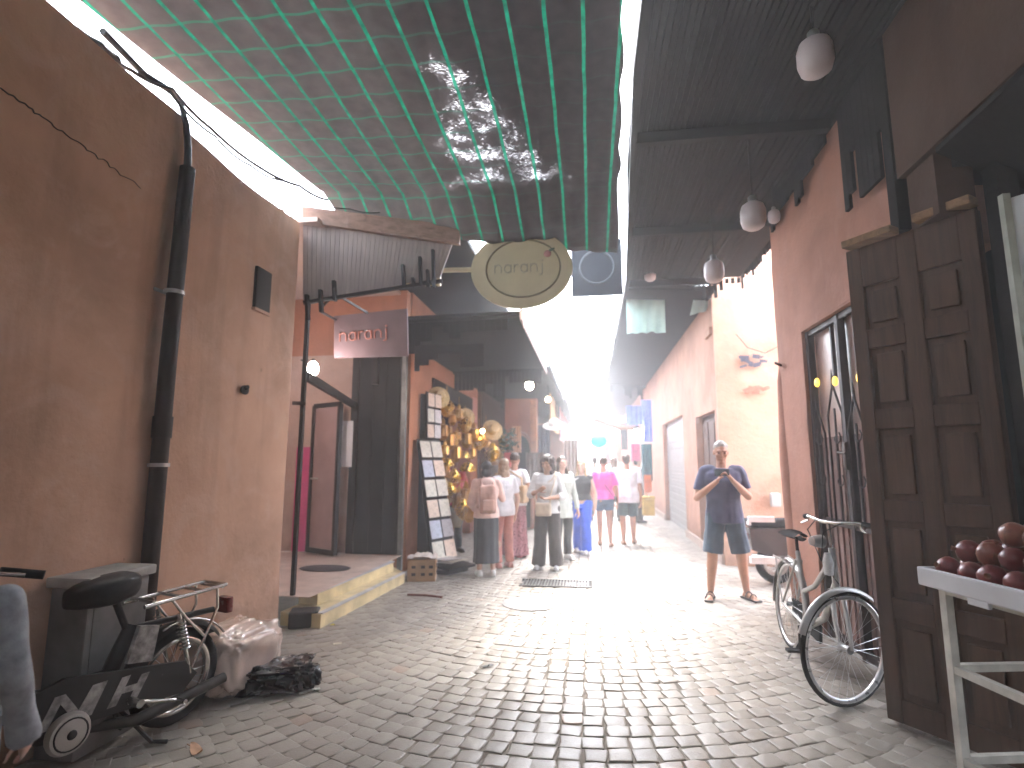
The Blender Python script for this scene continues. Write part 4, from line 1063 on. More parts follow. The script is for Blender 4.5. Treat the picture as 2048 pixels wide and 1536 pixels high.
# far left building end piece and lane end wall
m = MB(); m.box((-3,24,0),(-.9,40,4.4)); m.top('far_corner_building', pl_orange, 'plain orange building at the far end of the shop row', 'building')
# dim clutter of goods low along both far sides
r = random.Random(23)
for k,(px,py,Y,lab,col) in enumerate(((1066,1000,13.0,'low wooden stool by the arched pier',(.12,.07,.04)),(1048,1012,11.6,'grey cloth bundle on the ground by the arch',(.25,.22,.21)))):
    p = gp(px,1025) if k else gp(px,1022); m = MB()
    if k == 0:
        m.cbox((p.x,p.y,.36),(.4,.4,.05),None,.01)
        for sx in (-.15,.15):
            for sy in (-.15,.15): m.bar((p.x+sx,p.y+sy,0),(p.x+sx,p.y+sy,.34),.04,.04)
        m.top('wooden_stool', basic('stool_wood',col,.7), lab, 'stool')
    else:
        m.grid(lambda u,v: Vector((p.x+(u-.5)*.5,p.y+(v-.5)*.5,.22*math.sin(PI*u)**.5*math.sin(PI*v)**.5+.03*noise.noise(Vector((u*6,v*6,3))))),16,16); m.top('cloth_bundle', basic('bundle_cloth',col,.9), lab, 'bundle', smooth=70)
# floor grate & drain cover
gr = thing('floor_grate','dark ribbed iron floor grate set in the cobbles','grate',gp(1110,1168))
c = gp(1110,1168); m = MB()
for k in range(22): m.box((c.x-.40+.038*k,c.y-.17,.004),(c.x-.40+.038*k+.02,c.y+.17,.016))
m.box((c.x-.43,c.y-.2,.002),(c.x+.46,c.y-.17,.017)); m.box((c.x-.43,c.y+.17,.002),(c.x+.46,c.y+.2,.017)); m.part('ribs', basic('grate_iron',(.10,.10,.10),.45,.3,10,metal=.6), gr)
m = MB(); m.box((c.x-.43,c.y-.2,-.003),(c.x+.46,c.y+.2,.003)); m.part('pit', hole, gr)
c = gp(1060,1208); m = MB(); m.lathe([(.30,.0),(.30,.008),(.27,.011),(.0,.012)],(c.x,c.y,.003),28); m.top('manhole_cover', basic('grey_cover',(.28,.27,.26),.45,.2,6,metal=.4), 'round grey manhole cover flush with the cobbles', 'manhole cover', smooth=30)
# litter
def litter(px,py,w_,h_,col,label,seed,z=.006):
    c = gp(px,py); m = MB(); r = random.Random(seed); a = r.uniform(0,180); M = rotM('Z',a)
    m.grid(lambda u,v: c+M@Vector(((u-.5)*w_,(v-.5)*h_,.008+z+.012*noise.noise(Vector((u*3,v*3,seed))))),6,6)
    m.grid(lambda u,v: c+M@Vector(((u-.5)*w_,(v-.5)*h_,.006+z+.012*noise.noise(Vector((u*3,v*3,seed))))),6,6)
    return m.top('litter_scrap', basic('scrap_%d'%seed,col,.7,.2), label, 'litter', smooth=60)
litter(675,1290,.07,.035,(.62,.58,.48),'pale torn paper scrap below the cream step',1)
litter(665,1252,.035,.03,(.52,.42,.05),'tiny yellow scrap against the cream step',2)
litter(632,1382,.05,.03,(.55,.54,.5),'small white scrap beside the black bag',3)
litter(975,1335,.09,.03,(.10,.10,.10),'dark paper strip lying on the middle cobbles',4)
m = MB(); a, c2 = gp(815,1193), gp(884,1198); m.tube([a+Vector((0,0,.02)),a.lerp(c2,.5)+Vector((0,.01,.025)),c2+Vector((0,0,.02))],.012,6); m.top('wooden_stick', wood('red_stick',(.16,.05,.04),'x'), 'thin reddish stick lying on the cobbles before the carton', 'stick')
c = gp(392,1505); m = MB()
m.grid(lambda u,v: c+Vector(((u-.5)*.10, (v-.5)*.045*math.sin(PI*min(.999,max(.001,u)))*1.6-.4*(u-.5)*.1,.018+.015*math.cos(u*5)+.01*abs(v-.5))),10,6)
m.grid(lambda u,v: c+Vector(((u-.5)*.10, (v-.5)*.045*math.sin(PI*min(.999,max(.001,u)))*1.6-.4*(u-.5)*.1,.016+.015*math.cos(u*5)+.01*abs(v-.5))),10,6)
m.tube([c+Vector((-.05,.02,.02)),c+Vector((-.09,.05,.012))],.003,5); m.top('dry_leaf', basic('dry_leaf',(.36,.20,.11),.7,.3,20), 'curled dry leaf on the cobbles below the moped', 'leaf', smooth=60)
# ================================================================== helpers for wheels
rubber = basic('tyre_rubber', (.010,.010,.010), .8, .2, 20, bump=.2, spec=.2)
chrome = basic('worn_chrome', (.52,.50,.47), .22, .2, 14, metal=1.0)
alloy = basic('brushed_alloy', (.50,.50,.50), .35, .15, 12, metal=.85)
def wheel(parent, c, r, M, tyre_r, rim_r, spokes, rimmat, hubw=.07, world=False, name='wheel'):
    """axis along local x of M; returns the wheel part (rim) with tyre, spokes and hub as its sub-parts"""
    c = Vector(c)
    def ring(rr, off=0): return [c + M@Vector((off, rr*math.cos(2*PI*k/40), rr*math.sin(2*PI*k/40))) for k in range(40)]
    m = MB(); m.tube(ring(r-tyre_r), tyre_r, 10, closed=True); t = m.part(name, rubber, parent, smooth=60, world=world)
    m = MB(); m.tube(ring(r-tyre_r*2-rim_r*.2), rim_r, 8, closed=True); m.part('rim', rimmat, t, smooth=60, world=world)
    m = MB(); m.tube([c+M@Vector((-hubw/2,0,0)),c+M@Vector((-hubw*.3,0,0)),c+M@Vector((hubw*.3,0,0)),c+M@Vector((hubw/2,0,0))],[.028,.02,.02,.028],12); m.part('hub', alloy, t, smooth=50, world=world)
    m = MB(); ri = r-tyre_r*2
    for k in range(spokes):
        a = 2*PI*k/spokes; a2 = a + (.42 if k % 2 else -.42); s = (1 if k % 4 < 2 else -1)*hubw*.35
        m.tube([c+M@Vector((s,.024*math.cos(a2),.024*math.sin(a2))), c+M@Vector((0,ri*math.cos(a),ri*math.sin(a)))], .0016, 4, cap=False)
    m.part('spokes', alloy, t, world=world); return t

# ================================================================== CITY BICYCLE (right)
bk = thing('city_bicycle', 'silver city bicycle parked by the open wooden door with its front wheel turned', 'bicycle', (1.58,4.5,0))
silver = basic('silver_frame_paint', (.38,.37,.35), .35, .12, 8, metal=.4)
I3 = Matrix.Identity(3)
lean = Matrix.Rotation(R(4), 3, 'Y')
def P(x,y,z): return Vector((1.575,0,0)) + lean@Vector((x-1.60,0,z)) + Vector((0,y+.46,0))
rear = P(1.62,4.58,.345); 
front_c = P(1.565,3.44,.345)
wheel(bk, rear, .345, lean, .015, .014, 28, alloy, world=True)
steer = Matrix.Rotation(R(-66), 3, 'Z')       # front wheel swung towards the wall
Mf = lean @ steer
wheel(bk, front_c, .345, Mf, .015, .017, 28, basic('pale_rim',(.60,.60,.60),.3,.1,8,metal=.6), world=True)
bb = P(1.60,4.13,.29); seat_t = P(1.60,4.36,.80); head_b = P(1.59,3.63,.70); head_t = P(1.59,3.70,.92)
m = MB()
m.tube([head_b+Vector((0,0,-.03)),head_t],.022,10)
m.tube([head_t.lerp(head_b,.25),P(1.60,4.02,.60),seat_t.lerp(bb,.55)],.018,10)
m.tube([head_b,P(1.60,3.85,.42),bb],.024,10); m.tube([bb,seat_t],.018,10)
for s in (-1,1):
    m.tube([bb+lean@Vector((s*.03,0,0)),rear+lean@Vector((s*.06,0,0))],.010,8); m.tube([seat_t.lerp(bb,.12)+lean@Vector((s*.02,0,0)),rear+lean@Vector((s*.06,0,0))],.009,8)
m.part('frame', silver, bk, smooth=60)
m = MB()
crown = head_b + Vector((0,0,-.06)); fd = Mf@Vector((1,0,0))
for s in (-1,1): m.tube([crown+fd*s*.045, crown.lerp(front_c,.6)+fd*s*.05+ (front_c-crown)*.0, front_c+fd*s*.048],[.015,.014,.009],8)
m.bar(crown-fd*.06,crown+fd*.06,.035,.03); m.part('fork', silver, bk, smooth=60)
stem = head_t + Vector((0,.03,.16)); hd_ = Mf@Vector((0,1,0)); 
m = MB(); m.tube([head_t,stem],.014,8); 
# swept bars: across the front wheel's axle direction
ax = fd
bar = [stem+ax*-.30+hd_*.10+Vector((0,0,.02)), stem+ax*-.2+hd_*.03+Vector((0,0,.03)), stem+ax*-.06+Vector((0,0,.01)), stem+ax*.06+Vector((0,0,.01)), stem+ax*.2+hd_*.03+Vector((0,0,.03)), stem+ax*.30+hd_*.10+Vector((0,0,.02))]
m.tube(bar,.0115,8); hb_ = m.part('handlebar', chrome, bk, smooth=60)
for s in (0,-1):
    m = MB(); a_, b_ = (bar[0],bar[1]) if s == 0 else (bar[-1],bar[-2]); m.tube([a_+(a_-b_)*.15,a_.lerp(b_,.75)],.018,10); m.part('grip', rubber, hb_, smooth=50)
    m = MB(); k_ = a_.lerp(b_,.8); m.tube([k_,k_+Vector((0,0,-.03)),k_.lerp(a_,.6)+Vector((0,0,-.05))-hd_*.05],.006,6); m.part('brake_lever', chrome, hb_)
m = MB(); q = stem+Vector((0,0,-.12)); m.lathe([(.0,.055),(.03,.05),(.042,.0),(.045,-.035),(.0,-.045)], q-hd_*.1, 14, (Mf@Matrix.Rotation(R(90),3,'X'))); m.part('headlight', alloy, bk, smooth=50)
m = MB()
for w0 in (-.1,.12):
    m.tube([stem+ax*w0+Vector((0,0,.02)),stem+ax*w0*.6-hd_*.12+Vector((0,0,-.05)),stem-hd_*.08+Vector((0,0,-.25)),head_b+ax*.02],.004,5)
m.part('brake_cable', blk, bk)
m = MB(); m.grid(lambda u,v: seat_t+Vector((0,0,.13))+Vector(((u-.5)*(.09+.12*max(0,v-.4)*1.5),(v-.45)*.27,.025*(1-abs(2*u-1)**2)-.02*(1-v)*v*4)),10,10); m.grid(lambda u,v: seat_t+Vector((0,0,.09))+Vector(((u-.5)*(.08+.10*max(0,v-.4)*1.5),(v-.45)*.25,.02*(2*u-1)**2)),10,10); m.tube([seat_t,seat_t+Vector((0,.01,.11))],.013,8); sd = m.part('saddle', rubber, bk, smooth=60)
m = MB()
for s in (-1,1): m.tube([seat_t+Vector((s*.04,.06,-.12)),seat_t+Vector((s*.06,.42,-.10))],.007,6); m.tube([rear+Vector((s*.06,0,0)),seat_t+Vector((s*.06,.36,-.10))],.006,6)
for k in range(4): m.tube([seat_t+Vector((-.06,.12+k*.09,-.105)),seat_t+Vector((.06,.12+k*.09,-.105))],.006,6)
m.part('carrier', alloy, bk)
def mudguard(c, M, a0, a1, r, mat, name='mudguard'):
    m = MB()
    def fn(u,v):
        a = R(a0+(a1-a0)*v); w = (u-.5); rr = r-.022*(2*w)**2
        return c+M@Vector((w*.055, rr*math.cos(a), rr*math.sin(a)))
    m.grid(fn,6,26); n=len(m.v)
    def fn2(u,v):
        a = R(a0+(a1-a0)*v); w=(u-.5); rr = r-.003-.022*(2*w)**2
        return c+M@Vector((w*.055, rr*math.cos(a), rr*math.sin(a)))
    m.grid(fn2,6,26); m.part(name, mat, bk, smooth=60)
mudguard(rear, lean, -10, 185, .372, silver); mudguard(front_c, Mf, 55, 165, .372, silver)
m = MB(); m.prism([bb+lean@Vector((.035,-.10,-.09)),bb+lean@Vector((.035,.44,-.04)),bb+lean@Vector((.035,.46,.10)),bb+lean@Vector((.035,.1,.10)),bb+lean@Vector((.035,-.1,.08))],(.022,0,0)); m.part('chain_guard', rubber, bk)
m = MB(); m.tube([bb+Vector((-.06,0,0)),bb+Vector((-.07,0,0)),bb+Vector((-.08,-.02,-.17))],.009,8); m.cbox(bb+Vector((-.13,-.02,-.17)),(.09,.06,.02)); m.part('crank', rubber, bk)
m = MB(); m.tube([bb+Vector((.07,0,0)),bb+Vector((.08,.02,.17))],.009,8); m.cbox(bb+Vector((.12,.02,.17)),(.09,.06,.02)); m.part('crank', rubber, bk)
m = MB(); m.lathe([(.0,-.0),(.02,.0),(.035,-.06),(.03,-.14),(0,-.15)], head_t+Vector((-.06,-.08,-.02)), 10, None); m.part('reflector', basic('white_reflector',(.6,.6,.58),.3), bk, smooth=50)
m = MB(); m.tube([bb+Vector((0,.06,-.02)),Vector((1.48,4.74,.01))],.008,6); m.part('kickstand', alloy, bk)

# ================================================================== MOPED (left)
mp_ = thing('moped', 'black moped with chrome rear rack standing beside the metal cabinet', 'moped', (-2.42,3.15,0), 0)
mdir = Vector((-.30,-.954,0)).normalized()         # heading, towards the camera along the wall
mside = Vector((-mdir.y,mdir.x,0))                 # its left-hand side, facing the street
if mside.x < 0: mside = -mside
RW = Vector((-2.43,3.12,.265))
def Q(f,s,z): return Vector((RW.x,RW.y,0)) + mdir*(f*1.25 if f > 0 else f) + mside*s + Vector((0,0,z))
Mw = Matrix((mside, mdir, Vector((0,0,1)))).transposed()
mblk = basic('black_moped_paint', (.008,.007,.007), .4, .3, 6, spec=.4)
wheel(mp_, RW, .265, Mw, .030, .022, 24, chrome, .1, world=True)
wheel(mp_, Q(1.12,0,.265), .265, Mw, .030, .022, 24, chrome, .1, world=True)
m = MB(); m.tube([Q(1.0,0,.80),Q(.90,0,.52),Q(.62,0,.36),Q(.30,0,.38),Q(.22,0,.62)],[.03,.05,.06,.05,.035],10)
m.tube([Q(.30,0,.38),Q(.02,.07,.27)],.022,8); m.tube([Q(.30,0,.38),Q(.02,-.07,.27)],.022,8); m.tube([Q(.22,0,.60),Q(-.18,.05,.60)],.018,8); m.part('frame', mblk, mp_, smooth=60)
m = MB(); m.prism([Q(.66,.08,.25),Q(.02,.085,.20),Q(-.06,.085,.28),Q(.02,.085,.37),Q(.50,.08,.47),Q(.66,.08,.42)], mside*.025)
m.prism([Q(.98,.03,.62),Q(.70,.05,.40),Q(.60,.05,.46),Q(.92,.03,.70)], mside*.02); m.part('side_cover', mblk, mp_)
m = MB()                                            # pale worn decal stripes on the covers, no lettering
decal = basic('worn_white_decal', (.27,.255,.24), .6, .55, 24)

def stroke(f0,z0,f1,z1,w_): 
    m.prism([Q(f0,.1065,z0),Q(f0-w_,.1065,z0),Q(f1-w_,.1065,z1),Q(f1,.1065,z1)], mside*.002)
stroke(.58,.26,.53,.40,.035); stroke(.53,.40,.46,.27,.035); stroke(.46,.27,.40,.40,.035); stroke(.43,.26,.38,.40,.035)
stroke(.34,.26,.29,.39,.035); stroke(.26,.255,.21,.375,.035); m.prism([Q(.30,.1068,.31),Q(.22,.1068,.305),Q(.21,.1068,.335),Q(.29,.1068,.34)], mside*.002)
stroke(.16,.25,.11,.355,.03)
m.part('lettering', decal, mp_)
m = MB(); m.prism([Q(.93,.0515,.63),Q(.90,.0515,.66),Q(.70,.0725,.46),Q(.73,.0725,.43)], mside*.002); m.part('stripe', decal, mp_)
m = MB(); m.prism([Q(.26,.05,.44),Q(.16,.06,.42),Q(.14,.06,.60),Q(.22,.05,.62)], mside*.03); m.part('tool_cover', decal, mp_)
m = MB()
sc = Q(.33,0,.83)
def seat_fn(dz, k):
    def fn(u,v):
        wd = .10+.13*(1-v)**1.2*k; f = -.12+v*.30
        return sc + mdir*f + mside*((u-.5)*wd*1.6) + Vector((0,0,dz*(1-(2*u-1)**2*.55)+.02*math.cos(v*3)))
    return fn

rings_ = [(-.12,.085,.05,.02),(-.09,.115,.065,.015),(.0,.12,.075,.0),(.08,.10,.07,-.005),(.15,.065,.06,-.01),(.19,.045,.045,-.015)]
vs_, fs_ = [], []
for (f,wd,hh,dz) in rings_:
    for k in range(16):
        a_ = 2*PI*k/16; ca, sa = math.cos(a_), math.sin(a_)
        vs_.append(sc + mdir*f + mside*(math.copysign(abs(ca)**.6,ca)*wd) + Vector((0,0,dz+math.copysign(abs(sa)**.7,sa)*hh)))
for i in range(5):
    for k in range(16): fs_.append((i*16+k,i*16+(k+1)%16,(i+1)*16+(k+1)%16,(i+1)*16+k))
fs_ += [tuple(range(15,-1,-1)), tuple(80+k for k in range(16))]
m.add(vs_, fs_)
m.tube([Q(.24,0,.60),Q(.30,0,.77)],.018,8)
m.part('saddle', basic('black_vinyl',(.008,.007,.007),.55,.2,12,spec=.3), mp_, smooth=70)
m = MB()
for s in (-.10,.10): m.tube([Q(.22,s,.72),Q(-.22,s,.745)],.012,8)
for f in (.18,.06,-.08,-.20): m.tube([Q(f,-.10,.735),Q(f,.10,.735)],.010,8)
m.tube([Q(-.22,-.10,.745),Q(-.22,.10,.745)],.012,8)
for s in (-.10,.10): m.tube([Q(-.16,s,.74),Q(-.17,s,.62),Q(-.10,s*1.0,.47),Q(-.02,s,.30)],.008,6); m.tube([Q(.10,s,.73),Q(.02,s,.60),Q(-.10,s,.47)],.008,6)
m.part('rear_rack', chrome, mp_, smooth=50)
m = MB()
for s in (-.09,.09):                               # shock absorbers with coils
    a_, b_ = Q(.06,s*1.1,.64), Q(-.02,s*1.1,.29); m.tube([a_,b_],.012,8)
    m.tube([a_.lerp(b_,.1+.5*k/60)+mside*.026*math.cos(k*.9)+mdir*.026*math.sin(k*.9) for k in range(61)],.005,5)
m.part('shock_absorber', chrome, mp_, smooth=50)
m = MB()
def mg(u,v):
    a = R(35+(190-35)*v); w = u-.5; rr = .315-.03*(2*w)**2
    return RW+Mw@Vector((w*.11,-rr*math.cos(a)*-1*-1, rr*math.sin(a)))
m.grid(mg,6,24); m.grid(lambda u,v: RW+(mg(u,v)-RW)*.985,6,24); m.part('mudguard', mblk, mp_, smooth=60)
m = MB(); m.tube([RW+Mw@Vector((.058,-.318*math.cos(R(a)),.318*math.sin(R(a)))) for a in range(35,120,8)],.006,6); m.part('chrome_trim', chrome, mp_, smooth=60)
m = MB(); m.cbox(Q(-.30,0,.60),(.10,.05,.10),Mw,.015); m.part('tail_light', basic('dark_red_lens',(.12,.01,.008),.25), mp_)
m = MB(); m.tube([Q(1.12,.06,.265),Q(1.02,.06,.62),Q(.95,.06,.95)],.018,8); m.tube([Q(1.12,-.06,.265),Q(1.02,-.06,.62),Q(.95,-.06,.95)],.018,8); m.bar(Q(.99,-.08,.72),Q(.99,.08,.72),.04,.05); m.part('fork', chrome, mp_, smooth=50)
m = MB(); m.tube([Q(.72,.33,1.02),Q(.86,.22,1.06),Q(.95,.06,1.0),Q(.95,-.06,1.0),Q(.86,-.22,1.06),Q(.72,-.33,1.02)],.012,8); hb2 = m.part('handlebar', chrome, mp_, smooth=60)
for s in (1,-1):
    m = MB(); m.tube([Q(.70,s*.345,1.015),Q(.80,s*.265,1.045)],.019,10); m.part('grip', rubber, hb2, smooth=50)
    m = MB(); m.tube([Q(.83,s*.25,1.05),Q(.84,s*.30,1.05),Q(.76,s*.36,1.03)],.007,6); m.part('brake_lever', chrome, hb2)
m = MB(); m.ball(Q(1.06,0,.90),(.08,.08,.08),14,8); m.part('headlight', mblk, mp_, smooth=60)
m = MB(); m.lathe([(.0,.034),(.03,.032),(.085,.022),(.095,.0),(.09,-.02),(.0,-.022)], Q(.50,.175,.24), 24, Matrix((mdir, Vector((0,0,1)), mside)).transposed()); pcv = m.part('pulley_cover', basic('steel_disc',(.50,.47,.44),.35,.06,8,metal=.6), mp_, smooth=40)
m = MB(); m.lathe([(.0,.040),(.018,.040),(.022,.033),(.0,.033)], Q(.50,.175,.24), 12, Matrix((mdir, Vector((0,0,1)), mside)).transposed()); m.tube([Q(.50,.176,.24)+mside*.026+(mdir*math.cos(2*PI*k/24)+Vector((0,0,math.sin(2*PI*k/24))))*.07 for k in range(24)],.004,5,closed=True); m.part('pulley_bolt', mblk, pcv, smooth=40)
m = MB(); m.tube([Q(.50,.12,.24),Q(.50,.18,.24)],.03,10); m.cbox(Q(.45,0,.28),(.2,.30,.18),Mw,.03); m.tube([Q(.42,.02,.18),Q(.2,.09,.14),Q(-.25,.10,.19)],[.02,.032,.03],10); m.part('engine', basic('oily_engine',(.05,.047,.043),.45,.4,14,metal=.6), mp_, smooth=50)
m = MB(); m.tube([Q(.25,.13,.26),Q(.24,.17,.26),Q(.08,.18,.20)],.011,8); m.tube([Q(.08,.16,.20),Q(.08,.25,.20)],.014,8); m.tube([Q(.25,.09,.26),Q(.25,.2,.26)],.022,10); m.part('crank', chrome, mp_, smooth=50)
m = MB(); m.tube([Q(.25,.03,.20),Q(.16,.14,.02),Q(.12,.20,.012)],.011,8); m.tube([Q(.25,-.03,.20),Q(.16,-.14,.02)],.011,8); m.part('stand', blk, mp_)
m = MB(); m.tube([Q(.94,.04,1.0),Q(.88,.10,.85),Q(.78,.05,.60),Q(.55,.06,.42)],.006,5); m.tube([Q(.94,-.04,1.0),Q(1.02,.05,.8),Q(1.0,.07,.6),Q(.7,.07,.4)],.005,5); m.part('cable', blk, mp_)

# grey metal cabinet against the wall
cabm = basic('grey_cabinet_paint', (.17,.165,.16), .6, .35, 4, metal=.1, bump=.1, bscale=20)
cb_ = thing('metal_cabinet', 'old grey sheet metal cabinet against the plaster wall behind the moped', 'cabinet', (-2.72,2.84,0))
m = MB(); m.cbox((-2.725,2.87,.42),(.23,.40,.84),None,.01); m.part('cabinet_body', cabm, cb_)
m = MB(); m.cbox((-2.72,2.87,.872),(.27,.45,.055),None,.012); m.part('lid', basic('pale_cabinet_lid',(.30,.29,.27),.5,.3,6), cb_)
m = MB(); 
m.cbox((-2.608,2.87,.42),(.006,.33,.70),None,.002)
m.part('door_panel', cabm, cb_)
# plastic wrapped bundle, black bag, water stain rags
def lump(name, c, rad, mat, label, cat, seed, amp=.18, fr=3.0, M=None):
    m = MB(); r0 = Vector(rad)
    nu, nv = 70, 44
    def fn(u,v):
        th = PI*v; a = 2*PI*u; d_ = Vector((math.sin(th)*math.cos(a), math.sin(th)*math.sin(a), math.cos(th)))
        d2 = Vector((math.copysign(abs(d_.x)**.5,d_.x), math.copysign(abs(d_.y)**.5,d_.y), math.copysign(abs(d_.z)**.5,d_.z)))
        k = 1 + amp*noise.noise(d_*fr+Vector((seed,0,0))) + amp*.6*abs(noise.noise(d_*fr*2.3+Vector((0,seed,0)))) - amp*.3*abs(noise.noise(d_*fr*5+Vector((0,0,seed))))
        p = Vector((d2.x*r0.x,d2.y*r0.y,d2.z*r0.z))*k
        if M is not None: p = M@p
        p = Vector(c)+p; p.z = max(p.z, .012+.01*noise.noise(p*9)); return p
    m.grid(fn,nu,nv); return m.top(name, mat, label, cat, smooth=75)
wrap = basic('cloudy_plastic_film', (.56,.44,.37), .16, .22, 5, spec=.7, coat=.6, bump=.8, bscale=11)
lump('plastic_bundle', (-2.44,3.66,.20), (.23,.27,.20), wrap, 'bundle wrapped in cloudy clear plastic by the moped wheel', 'bundle', 3.3, .20, 2.2, rotM('Z',-10))
blackbag = basic('black_bin_liner', (.008,.008,.010), .28, .2, 8, spec=.5, bump=.9, bscale=13)
lump('black_bag', (-2.12,3.70,.07), (.24,.15,.09), blackbag, 'flattened black plastic bag lying beside the wrapped bundle', 'bag', 7.1, .32, 3.0, rotM('Z',25))

# ================================================================== SCOOTER in the side alley
sc_ = thing('parked_scooter', 'dark scooter parked in the side alley behind the man with the phone', 'scooter', (2.55,7.55,0))
dk = basic('dark_scooter_body', (.03,.026,.027), .35, .3, 6, coat=.2)
SM = rotM('Z', 90)   # heads along +X
SO = Vector((2.30,7.55,0))
def S(f,s,z): return SO + Vector((f, s, z))
Ms = Matrix.Rotation(R(90),3,'Z')
wheel(sc_, S(-.02,0,.24), .24, Ms, .05, .03, 16, alloy, .1, world=True); wheel(sc_, S(1.2,0,.24), .24, Ms, .05, .03, 16, alloy, .1, world=True)
m = MB(); m.prism([S(-.32,-.14,.42),S(.05,-.16,.30),S(.75,-.15,.26),S(.9,-.14,.3),S(.85,-.12,.36),S(.45,-.15,.42),S(.36,-.15,.70),S(-.34,-.14,.68)],(0,.28,0)); m.prism([S(.86,-.13,.30),S(1.0,-.13,.30),S(1.1,-.10,.98),S(1.02,-.10,.98)],(0,.24,0)); m.part('body', dk, sc_)
m = MB(); m.cbox(S(.02,0,.745),(.72,.27,.11),None,.04); m.part('seat', rubber, sc_, smooth=60)
m = MB(); m.tube([S(1.2,0,.24),S(1.06,0,.95)],.03,8); m.tube([S(1.02,-.34,1.06),S(1.06,0,1.03),S(1.02,.34,1.06)],.016,8); m.part('handlebar', rubber, sc_, smooth=50)
m = MB(); a_, c_ = yp(1497,1033,7.3), yp(1550,1045,7.3); m.box((a_.x,7.30,c_.z),(c_.x,7.36,a_.z)); m.box((a_.x,7.31,c_.z-.04),(a_.x+.03,7.42,c_.z)); m.part('rear_shelf', basic('white_enamel',(.66,.66,.66),.3,.1,5), sc_)
m = MB(); a_, c_ = yp(1498,1112,7.3), yp(1560,1127,7.3); m.box((a_.x,7.22,c_.z),(c_.x,7.30,a_.z)); m.part('foot_board', MATS['white_enamel'], sc_)
m = MB(); m.tube([S(.15,-.19,.30),S(-.35,-.2,.34)],[.035,.05],10); m.part('exhaust', chrome, sc_, smooth=50)
m = MB(); m.cbox(S(-.36,0,.58),(.05,.16,.08),None,.015); m.part('tail_light', MATS['dark_red_lens'], sc_)

# ================================================================== FRUIT TABLE (right edge)
tb_ = thing('fruit_table', 'white painted metal table frame carrying a shallow white fruit tray', 'table', (1.85,2.4,0))
wht = basic('chipped_white_paint', (.52,.50,.44), .5, .25, 9, bump=.2)
wtray = basic('white_tray_plastic', (.60,.61,.63), .35, .08, 5)
T0 = Vector((1.545,2.95,0)); tu = Vector((.19,-.982,0)).normalized(); tv = Vector((.982,.19,0)).normalized()   # u along the near edge towards the camera, v across
def T(u,v,z): return T0 + tu*u + tv*v + Vector((0,0,z))
Mt = Matrix((tu,tv,Vector((0,0,1)))).transposed()
TZ = .945
m = MB(); m.cbox(T(.55,.26,TZ),(1.12,.53,.02),Mt,.004)
m.cbox(T(.55,0,TZ+.025),(1.12,.025,.085),Mt,.008); m.cbox(T(.55,.52,TZ+.025),(1.12,.025,.085),Mt,.008); m.cbox(T(0,.26,TZ+.025),(.025,.545,.084),Mt,.008); m.cbox(T(1.1,.26,TZ+.025),(.025,.545,.084),Mt,.008)
m.cbox(T(.30,.0,TZ-.028),(.10,.02,.03),Mt,.006)
m.part('tray', wtray, tb_)
for (u,v) in ((.07,.05),(.07,.46),(1.04,.05),(1.04,.46)):
    m = MB(); m.bar(T(u,v,TZ-.012),T(u,v,0),.036,.036,up=tv); m.part('leg', wht, tb_)
m = MB()
for z in (.58,.20):
    m.bar(T(.09,.05,z),T(1.02,.05,z),.03,.032); m.bar(T(.07,.07,z+.003),T(.07,.44,z+.003),.03,.032); m.bar(T(.09,.46,z),T(1.02,.46,z),.03,.032)
for v in (.05,.46): m.bar(T(.05,v,TZ-.026),T(1.06,v,TZ-.026),.03,.03)
m.part('cross_bar', wht, tb_)
# pomegranates
skins = []
for i,c in enumerate(((.17,.022,.018),(.21,.042,.022),(.13,.018,.018),(.22,.06,.03))):
    t_ = NT('pomegranate_skin_%d' % i); v = t_.coord(); f = t_.noise(v,9,5); f2 = t_.noise(v,45,3)
    cc = t_.ramp(f,[(.3,mul(c,.65)),(.55,c),(.8,(c[0]*1.1,c[1]*2.0,c[2]*1.6))]); cc = t_.mix(t_.math('MULTIPLY',t_.math('GREATER_THAN',f2,.62),.5),cc,(.10,.03,.02))
    t_.l(cc,t_.b.inputs['Base Color']); t_.set(Roughness=.36, Specular_IOR_Level=.5); t_.bump(f2,.15,.003); skins.append(t_.m)
fr_m = random.Random(12); fc = 0
def pome(p, r_, k):
    o = thing('pomegranate', 'red pomegranate heaped on the white fruit tray', 'fruit', p, 0, 'pomegranates on the white tray')
    o.rotation_euler = (fr_m.uniform(-1.3,1.3), fr_m.uniform(-1.3,1.3), fr_m.uniform(0,6))
    m = MB(); prof = [(0,-r_*.94),(r_*.35,-r_*.90),(r_*.7,-r_*.7),(r_*.95,-r_*.28),(r_,.05*r_),(r_*.93,r_*.38),(r_*.7,r_*.7),(r_*.35,r_*.88),(r_*.16,r_*.95)]
    m.lathe(prof,(0,0,0),18)
    for i,q in enumerate(m.v): a = math.atan2(q.y,q.x); s_ = 1+.025*math.cos(a*6)+.02*noise.noise(q*14+Vector((k,0,0))); m.v[i] = Vector((q.x*s_,q.y*s_,q.z))
    m.part('fruit_skin', skins[k % 4], o, smooth=70, world=False)
    c = MB(); c.lathe([(r_*.14,r_*.9),(r_*.15,r_*1.05),(r_*.24,r_*1.22),(r_*.20,r_*1.20),(r_*.11,r_*1.02)],(0,0,0),12); c.part('calyx', basic('dry_calyx',(.20,.08,.04),.7,.2,20), o, smooth=40, world=False)
rr_ = .056; z0 = TZ+.012
n = 0
for lay in range(3):
    for iu in range(10-lay):
        for iv in range(4-lay):
            u = .075+lay*.056+iu*.112+fr_m.uniform(-.006,.006); v = .075+lay*.056+iv*.115+fr_m.uniform(-.006,.006)
            if lay == 2 and iu < 1: continue
            if u > 1.06 or v > .48: continue
            pome(T(u,v,z0+rr_+lay*.088+fr_m.uniform(-.004,.006)), rr_*fr_m.uniform(.93,1.06), n); n += 1
